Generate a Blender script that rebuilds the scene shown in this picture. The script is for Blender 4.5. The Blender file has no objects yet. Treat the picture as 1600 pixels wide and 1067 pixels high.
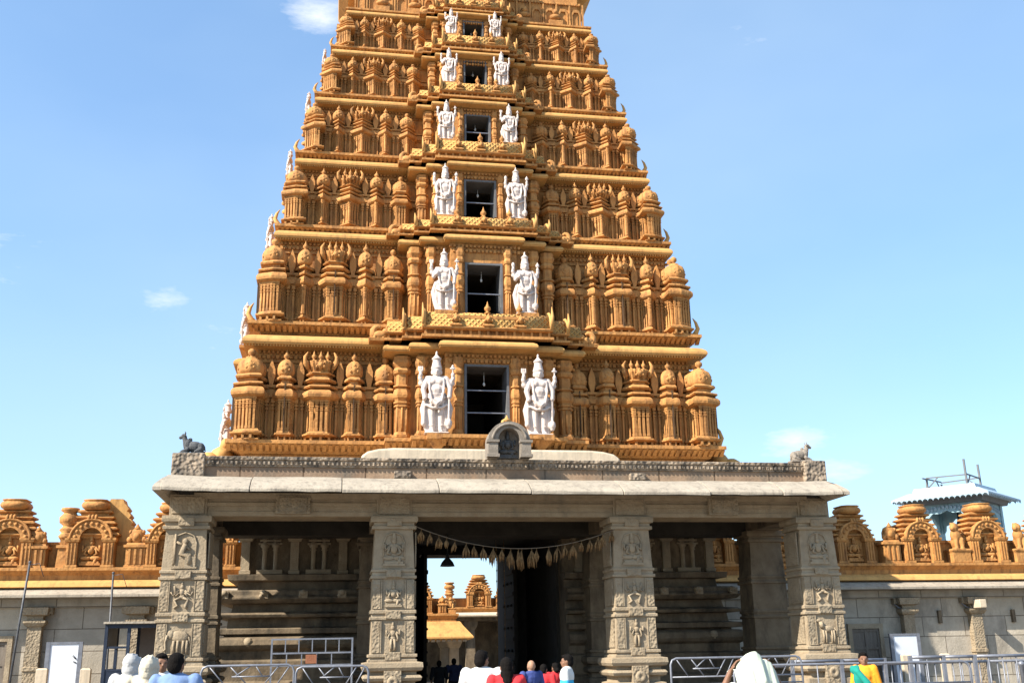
import bpy, math, random
from math import sin, cos, pi, radians
from mathutils import Vector, Matrix
random.seed(7)
SC = bpy.context.scene
COL = SC.collection

# ------------------------------------------------------------------ camera, sky, sun
cam_d = bpy.data.cameras.new('camera'); cam = bpy.data.objects.new('camera', cam_d); COL.objects.link(cam)
SC.camera = cam
cam_d.sensor_width = 36.0; cam_d.lens = 36.0 * 1620.0 / 1600.0
cam_d.clip_start = 0.1; cam_d.clip_end = 3000
def cam_matrix(yaw, pitch, roll):
    cy, sy, cp, sp = cos(yaw), sin(yaw), cos(pitch), sin(pitch)
    f = Vector((sy*cp, cy*cp, sp)); r = Vector((cy, -sy, 0)); u = r.cross(f)
    cr, sr = cos(roll), sin(roll)
    r2 = r*cr + u*sr; u2 = r*(-sr) + u*cr
    return Matrix(((r2.x, u2.x, -f.x), (r2.y, u2.y, -f.y), (r2.z, u2.z, -f.z))).to_4x4()
cam.matrix_world = Matrix.Translation((-3.719, 0, 1.6)) @ cam_matrix(.171, .286, -.018)

SUN = Vector((-1.12, -.52, 1.0)).normalized()
elev = math.asin(SUN.z); azim = math.atan2(SUN.x, SUN.y)
world = bpy.data.worlds.new('World'); SC.world = world; world.use_nodes = True
wn = world.node_tree.nodes; wl = world.node_tree.links
sky = wn.new('ShaderNodeTexSky'); sky.sky_type = 'NISHITA'; sky.sun_disc = False
sky.sun_elevation = elev; sky.sun_rotation = azim % (2*pi); sky.air_density = 1.0; sky.dust_density = 1.0; sky.ozone_density = .8
bg = wn['Background']; bg.inputs[1].default_value = .093
# thin procedural clouds by direction of view into the sky
tc = wn.new('ShaderNodeTexCoord'); mp = wn.new('ShaderNodeMapping'); mp.inputs['Scale'].default_value = (1.6, 1.6, 5.5)
mp.inputs['Location'].default_value = (1.3, 2.1, .6)
nz = wn.new('ShaderNodeTexNoise'); nz.inputs['Scale'].default_value = 11; nz.inputs['Detail'].default_value = 9; nz.inputs['Roughness'].default_value = .66
mx = wn.new('ShaderNodeMixRGB'); mx.inputs['Color2'].default_value = (5.4, 5.6, 5.8, 1)
wl.new(tc.outputs['Generated'], mp.inputs['Vector']); wl.new(mp.outputs[0], nz.inputs['Vector'])

# the few small clouds of that sky, each at its own bearing, broken up by noise
prev = None
for (dx, dy, dz), r_, st_, amp_ in (((-.027, .832, .554), .045, 1.5, 1.0), ((-.155, .938, .309), .034, 2.1, .8), ((-.112, .953, .281), .035, 1.8, .35), ((.422, .889, .177), .055, 2.6, .75), ((.455, .878, .149), .045, 2.4, .9),
        ((.338, .796, .502), .11, 1.6, .10), ((-.282, .90, .332), .07, 1.8, .40), ((.12, .93, .10), .10, 3, .4), ((-.6, .7, .3), .15, 2.5, .6), ((.8, .5, .25), .15, 2.5, .6)):
    sb = wn.new('ShaderNodeVectorMath'); sb.operation = 'SUBTRACT'; sb.inputs[1].default_value = (dx, dy, dz); wl.new(tc.outputs['Generated'], sb.inputs[0])
    ml = wn.new('ShaderNodeVectorMath'); ml.operation = 'MULTIPLY'; ml.inputs[1].default_value = (1/r_, 1/r_, st_/r_); wl.new(sb.outputs[0], ml.inputs[0])
    ln = wn.new('ShaderNodeVectorMath'); ln.operation = 'LENGTH'; wl.new(ml.outputs[0], ln.inputs[0])
    mr = wn.new('ShaderNodeMapRange'); mr.interpolation_type = 'SMOOTHSTEP'; mr.inputs['From Min'].default_value = 1.15; mr.inputs['From Max'].default_value = 0.0; mr.inputs['To Max'].default_value = amp_; wl.new(ln.outputs['Value'], mr.inputs['Value'])
    if prev is None: prev = mr.outputs[0]
    else: ad = wn.new('ShaderNodeMath'); ad.operation = 'ADD'; wl.new(prev, ad.inputs[0]); wl.new(mr.outputs[0], ad.inputs[1]); prev = ad.outputs[0]
n2 = wn.new('ShaderNodeMath'); n2.operation = 'MULTIPLY_ADD'; n2.inputs[1].default_value = 2.0; n2.inputs[2].default_value = -1.38; wl.new(nz.outputs['Fac'], n2.inputs[0])
pr = wn.new('ShaderNodeMath'); pr.operation = 'ADD'; wl.new(prev, pr.inputs[0]); wl.new(n2.outputs[0], pr.inputs[1])
p2 = wn.new('ShaderNodeMath'); p2.operation = 'MULTIPLY'; p2.inputs[1].default_value = .95; p2.use_clamp = True; wl.new(pr.outputs[0], p2.inputs[0]); wl.new(p2.outputs[0], mx.inputs['Fac'])
gmn = wn.new('ShaderNodeGamma'); gmn.inputs['Gamma'].default_value = .65; tint = wn.new('ShaderNodeMixRGB'); tint.blend_type = 'MULTIPLY'; tint.inputs[0].default_value = 1; tint.inputs[2].default_value = (1.27, 1.68, 2.08, 1)
wl.new(sky.outputs[0], gmn.inputs[0]); wl.new(gmn.outputs[0], tint.inputs[1]); 
veil_n = wn.new('ShaderNodeTexNoise'); veil_n.inputs['Scale'].default_value = 1.1; veil_n.inputs['Detail'].default_value = 5; veil_m = wn.new('ShaderNodeMapping'); veil_m.inputs['Scale'].default_value = (1, 1, 2.2); veil_m.inputs['Location'].default_value = (.4, 0, .3)
wl.new(tc.outputs['Generated'], veil_m.inputs[0]); wl.new(veil_m.outputs[0], veil_n.inputs['Vector'])
veil_r = wn.new('ShaderNodeValToRGB'); veil_r.color_ramp.elements[0].position = .40; veil_r.color_ramp.elements[1].position = .75; veil_r.color_ramp.elements[1].color = (.34, .34, .34, 1); wl.new(veil_n.outputs['Fac'], veil_r.inputs[0])
veil = wn.new('ShaderNodeMixRGB'); veil.inputs[2].default_value = (4.0, 5.0, 5.6, 1); wl.new(veil_r.outputs[0], veil.inputs[0]); wl.new(tint.outputs[0], veil.inputs[1]); wl.new(veil.outputs[0], mx.inputs['Color1'])
wl.new(mx.outputs[0], bg.inputs[0])

sun_d = bpy.data.lights.new('sun', 'SUN'); sun_d.energy = 4.7; sun_d.angle = radians(.53); sun_d.color = (1.0, .94, .83)
sun = bpy.data.objects.new('sun', sun_d); COL.objects.link(sun)
sun.rotation_euler = SUN.to_track_quat('Z', 'Y').to_euler(); sun.location = (-40, -20, 40)
SC.view_settings.view_transform = 'Standard'; SC.view_settings.look = 'None'
SC.view_settings.exposure = 1.24; SC.view_settings.gamma = 1
SC.render.engine = 'CYCLES'; SC.cycles.diffuse_bounces = 2

# ------------------------------------------------------------------ materials
def mat(name, c1, c2=None, scale=3.0, rough=.85, bump=.3, bscale=None, grime=None, gscale=1.2, gpos=(.55, .72), stretch=(1, 1, 1), metal=0., brick=None, spec=.3, c3=None, streak=None):
    m = bpy.data.materials.new(name); m.use_nodes = True
    n = m.node_tree.nodes; l = m.node_tree.links; p = n['Principled BSDF']
    p.inputs['Roughness'].default_value = rough; p.inputs['Metallic'].default_value = metal
    p.inputs['Specular IOR Level'].default_value = spec
    tcn = n.new('ShaderNodeNewGeometry'); src = tcn.outputs['Position']
    if brick:   # stone courses read from the x and z of the block work
        sx = n.new('ShaderNodeSeparateXYZ'); cx = n.new('ShaderNodeCombineXYZ'); l.new(src, sx.inputs[0])
        l.new(sx.outputs['X'], cx.inputs['X']); l.new(sx.outputs['Z'], cx.inputs['Y']); bsrc = cx.outputs[0]
    mpn = n.new('ShaderNodeMapping'); mpn.inputs['Scale'].default_value = stretch; l.new(src, mpn.inputs[0])
    a = n.new('ShaderNodeTexNoise'); a.inputs['Scale'].default_value = scale; a.inputs['Detail'].default_value = 8; a.inputs['Roughness'].default_value = .62
    l.new(mpn.outputs[0], a.inputs['Vector'])
    r = n.new('ShaderNodeValToRGB'); r.color_ramp.elements[0].position = .32; r.color_ramp.elements[1].position = .68
    r.color_ramp.elements[0].color = (*c1, 1); r.color_ramp.elements[1].color = (*(c2 or c1), 1)
    if c3:
        e = r.color_ramp.elements.new(.5); e.color = (*c3, 1)
    l.new(a.outputs['Fac'], r.inputs[0]); out = r.outputs[0]
    hgt = None
    if brick:
        b = n.new('ShaderNodeTexBrick'); b.inputs['Scale'].default_value = 1.0
        b.inputs['Brick Width'].default_value = brick[0]; b.inputs['Row Height'].default_value = brick[1]
        b.inputs['Mortar Size'].default_value = brick[2]; b.inputs['Mortar Smooth'].default_value = .3; b.inputs['Bias'].default_value = 0
        b.inputs['Color1'].default_value = (1.12, 1.1, 1.06, 1); b.inputs['Color2'].default_value = (.8, .8, .82, 1); b.inputs['Mortar'].default_value = (.38, .35, .32, 1)
        l.new(bsrc, b.inputs['Vector'])
        mm = n.new('ShaderNodeMixRGB'); mm.blend_type = 'MULTIPLY'; mm.inputs[0].default_value = 1
        l.new(out, mm.inputs[1]); l.new(b.outputs['Color'], mm.inputs[2]); out = mm.outputs[0]; hgt = b.outputs['Fac']
    if grime:
        g = n.new('ShaderNodeTexNoise'); g.inputs['Scale'].default_value = gscale; g.inputs['Detail'].default_value = 10; g.inputs['Roughness'].default_value = .7
        gm = n.new('ShaderNodeMapping'); gm.inputs['Scale'].default_value = (1.3, 1.3, .55); gm.inputs['Location'].default_value = (3.1, 7.7, 1.3)
        l.new(src, gm.inputs[0]); l.new(gm.outputs[0], g.inputs['Vector'])
        gr = n.new('ShaderNodeValToRGB'); gr.color_ramp.elements[0].position = gpos[0]; gr.color_ramp.elements[1].position = gpos[1]
        l.new(g.outputs['Fac'], gr.inputs[0])
        gx = n.new('ShaderNodeMixRGB'); gx.inputs[2].default_value = (*grime, 1); l.new(gr.outputs[0], gx.inputs[0]); l.new(out, gx.inputs[1]); out = gx.outputs[0]
    if streak:   # rain streaks: noise drawn out along the height
        g = n.new('ShaderNodeTexNoise'); g.inputs['Scale'].default_value = 1.0; g.inputs['Detail'].default_value = 6; g.inputs['Roughness'].default_value = .65
        gm = n.new('ShaderNodeMapping'); gm.inputs['Scale'].default_value = (9, 9, .55); l.new(src, gm.inputs[0]); l.new(gm.outputs[0], g.inputs['Vector'])
        gr = n.new('ShaderNodeValToRGB'); gr.color_ramp.elements[0].position = .50; gr.color_ramp.elements[1].position = .74; gr.color_ramp.elements[1].color = (streak[3],)*3+(1,)
        l.new(g.outputs['Fac'], gr.inputs[0]); gx = n.new('ShaderNodeMixRGB'); gx.inputs[2].default_value = (*streak[:3], 1); l.new(gr.outputs[0], gx.inputs[0]); l.new(out, gx.inputs[1]); out = gx.outputs[0]
    l.new(out, p.inputs['Base Color'])
    if bump:
        bn = n.new('ShaderNodeTexNoise'); bn.inputs['Scale'].default_value = bscale or scale*6; bn.inputs['Detail'].default_value = 6
        l.new(src, bn.inputs['Vector'])
        bp = n.new('ShaderNodeBump'); bp.inputs['Strength'].default_value = bump; bp.inputs['Distance'].default_value = .02
        l.new(bn.outputs['Fac'], bp.inputs['Height']); nrm = bp.outputs[0]
        if hgt:
            b2 = n.new('ShaderNodeBump'); b2.invert = True; b2.inputs['Strength'].default_value = .7; b2.inputs['Distance'].default_value = .02
            l.new(hgt, b2.inputs['Height']); l.new(nrm, b2.inputs['Normal']); nrm = b2.outputs[0]
        l.new(nrm, p.inputs['Normal'])
    return m

def carve(m, scale, strength=.9, dist=.03, kind='VOR', stretch=(1, 1, 1)):
    """adds shallow carving (foliage scrolls, lattice) to a stone or stucco material as bump"""
    n = m.node_tree.nodes; l = m.node_tree.links; p = n['Principled BSDF']
    tcn = n.new('ShaderNodeNewGeometry'); mpn = n.new('ShaderNodeMapping'); mpn.inputs['Scale'].default_value = stretch
    l.new(tcn.outputs['Position'], mpn.inputs[0])
    if kind == 'VOR':
        v = n.new('ShaderNodeTexVoronoi'); v.inputs['Scale'].default_value = scale; v.feature = 'SMOOTH_F1'; h = v.outputs['Distance']; l.new(mpn.outputs[0], v.inputs['Vector'])
    else:       # diamond lattice: two crossed wave sets
        w1 = n.new('ShaderNodeTexWave'); w2 = n.new('ShaderNodeTexWave'); hs = []
        for w, ang in ((w1, pi/4), (w2, -pi/4)):
            mw = n.new('ShaderNodeMapping'); mw.inputs['Rotation'].default_value = (0, ang, 0); l.new(tcn.outputs['Position'], mw.inputs[0])
            w.inputs['Scale'].default_value = scale; w.wave_type = 'BANDS'; w.bands_direction = 'X'; l.new(mw.outputs[0], w.inputs['Vector']); hs.append(w.outputs['Fac'])
        ad = n.new('ShaderNodeMath'); ad.operation = 'MAXIMUM'; l.new(hs[0], ad.inputs[0]); l.new(hs[1], ad.inputs[1]); h = ad.outputs[0]
    old = p.inputs['Normal'].links[0].from_socket if p.inputs['Normal'].links else None
    b = n.new('ShaderNodeBump'); b.inputs['Strength'].default_value = strength; b.inputs['Distance'].default_value = dist
    l.new(h, b.inputs['Height'])
    if old: l.new(old, b.inputs['Normal'])
    l.new(b.outputs[0], p.inputs['Normal']); return m

OC = dict(rough=.8, bump=.25, bscale=14)
M = {}
M['ochre'] = mat('ochre_paint', (.37, .162, .046), (.52, .252, .078), 2.2, streak=(.15, .07, .03, .8), grime=(.12, .055, .022), gscale=3.2, gpos=(.52, .74), **OC)
M['ochre'] = carve(M['ochre'], 13, .35, .03)
M['ochre_carved'] = carve(mat('ochre_carved', (.37, .162, .046), (.52, .252, .078), 1.3, grime=(.16, .07, .02), gscale=2.2, gpos=(.55, .8), **OC), 9, .9, .05)
M['ochre_lattice'] = carve(mat('ochre_lattice', (.46, .24, .065), (.56, .31, .095), 1.5, **OC), 3.0, 1.0, .05, 'LAT')
M['ochre_light'] = mat('ochre_pale', (.56, .31, .10), (.47, .24, .072), 2.0, streak=(.22, .12, .05, .55), grime=(.18, .09, .035), gscale=3.0, gpos=(.54, .8), **OC)
M['white'] = mat('white_paint', (.60, .50, .44), (.50, .41, .36), 7, grime=(.28, .22, .18), gscale=4, gpos=(.56, .78), rough=.7, bump=.3, bscale=40)
M['plaster'] = mat('lime_plaster', (.62, .50, .36), (.48, .39, .28), 2, streak=(.2, .18, .15, .5), grime=(.30, .27, .22), gscale=2, gpos=(.55, .8))
M['stone'] = mat('grey_stone', (.26, .195, .125), (.35, .275, .185), 4, grime=(.16, .135, .10), gscale=1.5, gpos=(.5, .75), bump=.6, bscale=28)
M['stone_carved'] = carve(mat('carved_stone', (.24, .18, .115), (.33, .26, .175), 4, grime=(.14, .12, .09), gscale=1.8, gpos=(.5, .75), bump=.5, bscale=28), 19, .8, .032)
M['stone_warm'] = mat('warm_stone', (.23, .15, .095), (.30, .21, .14), 2.5, grime=(.11, .095, .075), gscale=1.6, gpos=(.48, .7), bump=.5, bscale=20, brick=(1.25, .8, .018))
M['stone_warm2'] = mat('faded_panel', (.20, .16, .14), (.28, .23, .20), 2.5)
M['stone_frieze'] = carve(mat('frieze_stone', (.27, .20, .14), (.36, .28, .20), 2.5, grime=(.07, .06, .05), gscale=3.0, gpos=(.42, .62), bump=.5, bscale=20), 15, 1.0, .06)
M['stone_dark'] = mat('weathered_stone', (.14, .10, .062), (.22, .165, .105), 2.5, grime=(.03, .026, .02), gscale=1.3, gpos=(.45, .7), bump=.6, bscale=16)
M['stone_light'] = mat('pale_stone', (.37, .315, .245), (.29, .245, .19), 2.0, streak=(.13, .11, .09, .75), grime=(.20, .165, .13), gscale=1.6, gpos=(.54, .80), bump=.5, bscale=22)
M['wall_stone'] = mat('wall_stone', (.33, .29, .23), (.44, .385, .31), 2.2, grime=(.15, .13, .105), gscale=.9, gpos=(.5, .75), bump=.5, bscale=18, brick=(1.35, .56, .012))
M['shade_stone'] = mat('shade_darkened_stone', (.022, .019, .015), (.045, .038, .03), 2.5, bump=.5, bscale=16)  # near-black stone: the shade of the interiors is put into its colour
M['joint'] = mat('dark_joint', (.05, .03, .015), (.09, .05, .025), 5, bump=0)
M['dark'] = mat('dark_timber', (.022, .017, .013), (.035, .027, .02), 4, bump=.2)
M['frame'] = mat('grey_frame_paint', (.10, .10, .10), (.14, .14, .145), 5, rough=.6)
M['steel'] = mat('galvanised_steel', (.15, .155, .18), (.23, .235, .26), 9, rough=.45, metal=.35, bump=.1)
M['dark_steel'] = mat('dark_steel', (.06, .06, .065), (.10, .10, .105), 9, rough=.5, metal=.3, bump=.1)
M['blue'] = mat('blue_paint', (.014, .02, .036), (.02, .03, .055), 5, rough=.5, grime=(.08, .05, .04), gpos=(.6, .75))
M['pale_blue'] = mat('pale_blue_paint', (.22, .33, .37), (.29, .41, .45), 5, rough=.6, grime=(.25, .25, .25), gpos=(.58, .8))
M['roof_metal'] = mat('white_blue_roof', (.36, .44, .50), (.27, .36, .42), 4, rough=.5, bump=.15)
M['blackstone'] = mat('dark_statue_stone', (.05, .052, .055), (.10, .10, .10), 9, bump=.5)
M['greystone'] = mat('grey_statue_stone', (.17, .14, .11), (.25, .21, .17), 9, grime=(.1, .09, .08), bump=.6)
M['board'] = mat('white_board', (.66, .68, .72), (.58, .60, .66), 1.6, rough=.5, bump=.05)
M['rust'] = mat('rusty_plate', (.22, .08, .04), (.30, .12, .06), 8)
M['cord'] = mat('fibre_cord', (.12, .09, .06), (.18, .14, .1), 10)
M['dried'] = mat('dried_leaves', (.11, .06, .025), (.28, .165, .07), 14, rough=.9)
M['black'] = mat('black_enamel', (.012, .012, .012), (.02, .02, .02), 5, rough=.4)
M['ground'] = mat('dusty_paving', (.20, .17, .14), (.27, .235, .19), .8, grime=(.2, .17, .13), gscale=.3, bump=.4)
M['door'] = mat('old_door_wood', (.14, .11, .085), (.2, .165, .13), 3, stretch=(6, 6, .7))
M['skin'] = mat('brown_skin', (.17, .085, .05), (.21, .105, .062), 8, rough=.55, bump=.08)
M['skin_light'] = mat('light_brown_skin', (.30, .165, .10), (.34, .19, .12), 8, rough=.55, bump=.08)
M['hair'] = mat('black_hair', (.007, .006, .0055), (.012, .010, .009), 30, rough=.9, spec=.05, bump=.5, bscale=90, stretch=(1, 1, .2))
def cloth(name, c, c2=None): return mat(name, c, c2 or tuple(x*.85 for x in c), 6, rough=.9, bump=.35, bscale=14)
M['lamp_glass'] = mat('clear_bulb', (.6, .6, .6), (.7, .7, .7), 5, rough=.1, bump=0)

# ------------------------------------------------------------------ mesh builder
class MB:
    def __init__(s): s.v = []; s.f = []; s.sm = []; s.mi = []; s.cur = 0
    def add(s, V, F, smooth=False, mi=None):
        b = len(s.v); s.v += [tuple(p) for p in V]
        for f in F: s.f.append(tuple(b+i for i in f)); s.sm.append(smooth); s.mi.append(s.cur if mi is None else mi)
        return s
    def join(s, o, m=None, mi=None):
        V = [tuple(m @ Vector(p)) for p in o.v] if m is not None else o.v
        b = len(s.v); s.v += V
        flip = m is not None and m.to_3x3().determinant() < 0
        for f, q, k in zip(o.f, o.sm, o.mi):
            g = tuple(b+i for i in f); s.f.append(g[::-1] if flip else g); s.sm.append(q); s.mi.append(k if mi is None else mi)
        return s
    def box(s, x0, x1, y0, y1, z0, z1):
        return s.add([(x0,y0,z0),(x1,y0,z0),(x1,y1,z0),(x0,y1,z0),(x0,y0,z1),(x1,y0,z1),(x1,y1,z1),(x0,y1,z1)],
              [(0,3,2,1),(4,5,6,7),(0,1,5,4),(1,2,6,5),(2,3,7,6),(3,0,4,7)])
    def bar(s, a, b, w, h=None):   # rectangular bar between two points
        a = Vector(a); b = Vector(b); d = (b-a).normalized(); up = Vector((0,0,1)) if abs(d.z) < .95 else Vector((0,1,0))
        r = d.cross(up).normalized()*w/2; u = r.cross(d).normalized()*(h or w)/2
        V = [a-r-u, a+r-u, a+r+u, a-r+u, b-r-u, b+r-u, b+r+u, b-r+u]
        return s.add(V, [(0,1,2,3),(7,6,5,4),(0,4,5,1),(1,5,6,2),(2,6,7,3),(3,7,4,0)])
    def tube(s, P, R, n=8, closed=False):
        P = [Vector(p) for p in P]; k = len(P)
        if not hasattr(R, '__len__'): R = [R]*k
        V = []; ref = None
        for i in range(k):
            d = (P[(i+1) % k]-P[i-1]) if closed else (P[min(i+1, k-1)]-P[max(i-1, 0)])
            d.normalize()
            if ref is None: ref = Vector((0, 0, 1)) if abs(d.z) < .9 else Vector((0, 1, 0))
            a = (ref - d*ref.dot(d)).normalized(); ref = a; b = d.cross(a)
            for j in range(n):
                t = 2*pi*j/n; V.append(P[i]+(a*cos(t)+b*sin(t))*R[i])
        F = []
        for i in range(k if closed else k-1):
            i2 = (i+1) % k
            for j in range(n): F.append((i*n+j, i*n+(j+1) % n, i2*n+(j+1) % n, i2*n+j))
        if not closed: F += [tuple(range(n))[::-1], tuple((k-1)*n+j for j in range(n))]
        return s.add(V, F, True)
    def chain(s, P, R, n=10):      # tube with round joints, for fusing
        s.tube(P, R, n)
        if not hasattr(R, '__len__'): R = [R]*len(P)
        for p, r in zip(P, R): s.ell(p, (r, r, r), n=8)
        return s
    def lathe(s, prof, n=16, c=(0, 0, 0), lobes=0, amp=0.0, sy=1.0, rot=0.0):
        V = []; F = []
        for z, r in prof:
            for j in range(n):
                t = 2*pi*j/n+rot; rr = r*(1+amp*cos(lobes*t)) if lobes else r
                V.append((c[0]+rr*cos(t), c[1]+rr*sin(t)*sy, c[2]+z))
        k = len(prof)
        for i in range(k-1):
            for j in range(n): F.append((i*n+j, i*n+(j+1) % n, (i+1)*n+(j+1) % n, (i+1)*n+j))
        F += [tuple(range(n))[::-1], tuple((k-1)*n+j for j in range(n))]
        return s.add(V, F, True)
    def ell(s, c, r, n=10, m=None):
        V = []; F = []; k = max(4, n//2+1)
        for i in range(1, k):
            a = pi*i/k
            for j in range(n):
                t = 2*pi*j/n; V.append((r[0]*sin(a)*cos(t), r[1]*sin(a)*sin(t), -r[2]*cos(a)))
        V += [(0, 0, -r[2]), (0, 0, r[2])]; b = (k-1)*n
        for i in range(k-2):
            for j in range(n): F.append((i*n+j, i*n+(j+1) % n, (i+1)*n+(j+1) % n, (i+1)*n+j))
        for j in range(n): F.append((b, (j+1) % n, j)); F.append((b+1, (k-2)*n+j, (k-2)*n+(j+1) % n))
        V = [Vector(p) for p in V]
        if m is not None: V = [m @ p for p in V]
        c = Vector(c); return s.add([p+c for p in V], F, True)
    def prism(s, pts, y0, y1):     # outline in x,z extruded along y
        n = len(pts); V = [(x, y0, z) for x, z in pts]+[(x, y1, z) for x, z in pts]
        F = [tuple(range(n)), tuple(range(n, 2*n))[::-1]]+[(i, i+n, (i+1) % n+n, (i+1) % n) for i in range(n)]
        return s.add(V, F)
    def stack(s, plan, prof, smooth=False):   # plan CCW in x,y; prof (z, outward offset)
        n = len(plan); V = []; F = []
        for z, o in prof:
            for i in range(n):
                p0 = Vector(plan[i-1]); p1 = Vector(plan[i]); p2 = Vector(plan[(i+1) % n])
                d1 = (p1-p0).normalized(); d2 = (p2-p1).normalized()
                n1 = Vector((d1.y, -d1.x)); n2 = Vector((d2.y, -d2.x)); bi = n1+n2
                q = p1+bi*(o/max(.3, 1+n1.dot(n2))); V.append((q.x, q.y, z))
        for k in range(len(prof)-1):
            for i in range(n): F.append((k*n+i, k*n+(i+1) % n, (k+1)*n+(i+1) % n, (k+1)*n+i))
        s.add(V, F, smooth)
        b = (len(prof)-1)*n
        s.add(V[:n], [tuple(range(n))[::-1]]); s.add(V[b:], [tuple(range(n))])
        return s
    def mesh(s, name, mats=None):
        me = bpy.data.meshes.new(name); me.from_pydata(s.v, [], s.f); me.validate(clean_customdata=False)
        if len(me.polygons) == len(s.f):
            me.polygons.foreach_set('use_smooth', s.sm); me.polygons.foreach_set('material_index', s.mi)
        for m in (mats or []): me.materials.append(m)
        me.update(); return me

def new(name, mb, m, parent=None, loc=None, rotz=0, bevel=0):
    ms = m if isinstance(m, (list, tuple)) else [m]
    me = mb.mesh(name, ms) if isinstance(mb, MB) else mb
    if not isinstance(mb, MB) and ms[0] is not None and not len(me.materials):
        for q in ms: me.materials.append(q)
    o = bpy.data.objects.new(name, me); COL.objects.link(o)
    if parent: o.parent = parent
    if loc: o.location = loc
    o.rotation_euler.z = rotz
    if bevel:
        b = o.modifiers.new('bevel', 'BEVEL'); b.width = bevel; b.segments = 2; b.limit_method = 'ANGLE'; b.angle_limit = radians(40)
    return o
def fuse(mb, name, voxel, smooth=2, mats=None, fac=.5):   # overlapping pieces become one continuous skin
    me = mb.mesh(name+'_raw'); o = bpy.data.objects.new(name, me); COL.objects.link(o)
    r = o.modifiers.new('r', 'REMESH'); r.mode = 'VOXEL'; r.voxel_size = voxel; r.use_smooth_shade = True
    if smooth: q = o.modifiers.new('s', 'SMOOTH'); q.iterations = smooth; q.factor = fac
    dg = bpy.context.evaluated_depsgraph_get(); dg.update()
    out = bpy.data.meshes.new_from_object(o.evaluated_get(dg)); out.name = name; out.materials.clear()
    for m in (mats or []): out.materials.append(m)
    bpy.data.objects.remove(o); bpy.data.meshes.remove(me); return out
def thing(name, label, cat, loc=(0, 0, 0), rotz=0, group=None, scale=None):
    o = bpy.data.objects.new(name, None); o.empty_display_size = .2; COL.objects.link(o); o.location = loc; o.rotation_euler.z = rotz
    if scale: o.scale = (scale,)*3 if not hasattr(scale, '__len__') else scale
    return tag(o, label, cat, group)
def tag(o, label, cat, group=None):
    o['label'] = label; o['category'] = cat
    if group: o['group'] = group
    return o
def structure(o): o['kind'] = 'structure'; return o
def ZR(a): return Matrix.Rotation(a, 4, 'Z')
def T(x, y, z): return Matrix.Translation((x, y, z))
def S(x, y=None, z=None): return Matrix.Diagonal((x, x if y is None else y, x if z is None else z, 1))
RECT = lambda x0, x1, y0, y1: [(x0, y0), (x1, y0), (x1, y1), (x0, y1)]

# ------------------------------------------------------------------ ground
g = MB(); g.add([(-1500, -1500, 0), (1500, -1500, 0), (1500, 1500, 0), (-1500, 1500, 0)], [(0, 1, 2, 3)])
structure(new('ground', g, M['ground']))
g = MB(); g.box(-9, 9, 18.5, 36, -.1, .12)
structure(new('paving', g, M['stone_dark']))
# ------------------------------------------------------------------ shrine shapes used all over the tower
def bay_plan(W, D, kind):
    if kind == 'oct': return [(-W/2, .04), (-W/2, -D*.42), (-W*.27, -D), (W*.27, -D), (W/2, -D*.42), (W/2, .04)]
    if kind == 'sq': return [(-W/2, .04), (-W/2, -D), (W/2, -D), (W/2, .04)]
    if kind == 'step': return [(-W/2, .04), (-W/2, -D*.62), (-W*.26, -D*.62), (-W*.26, -D), (W*.26, -D), (W*.26, -D*.62), (W/2, -D*.62), (W/2, .04)]
    return [(-W/2, .04), (-W/2, -D*.38), (0, -D), (W/2, -D*.38), (W/2, .04)]
def gavaksha(mb, c, r, d=.05, n=12):     # leaf-topped horseshoe boss with side scrolls
    x, y, z = c
    mb.ell((x, y, z), (r*.80, d*1.0, r*.88), n); mb.ell((x, y-d*.7, z-r*.08), (r*.42, d*.7, r*.48), 8)
    for sx in (-1, 1): mb.ell((x+sx*r*.78, y-d*.2, z-r*.45), (r*.34, d*.8, r*.36), 8); mb.ell((x+sx*r*.70, y-d*.1, z+r*.42), (r*.22, d*.6, r*.26), 6)
    mb.lathe([(0, r*.30), (r*.25, r*.34), (r*.5, r*.16), (r*.72, r*.02)], 8, (x, y-d*.2, z+r*.62), sy=.6)
def finial(mb, c, r, h, n=10):
    mb.lathe([(0, r*.9), (h*.08, r*1.0), (h*.12, r*.5), (h*.2, r*.45), (h*.32, r*1.05), (h*.5, r*1.0), (h*.62, r*.45), (h*.68, r*.55), (h*.74, r*.3), (h, .004)], n, c)
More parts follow.
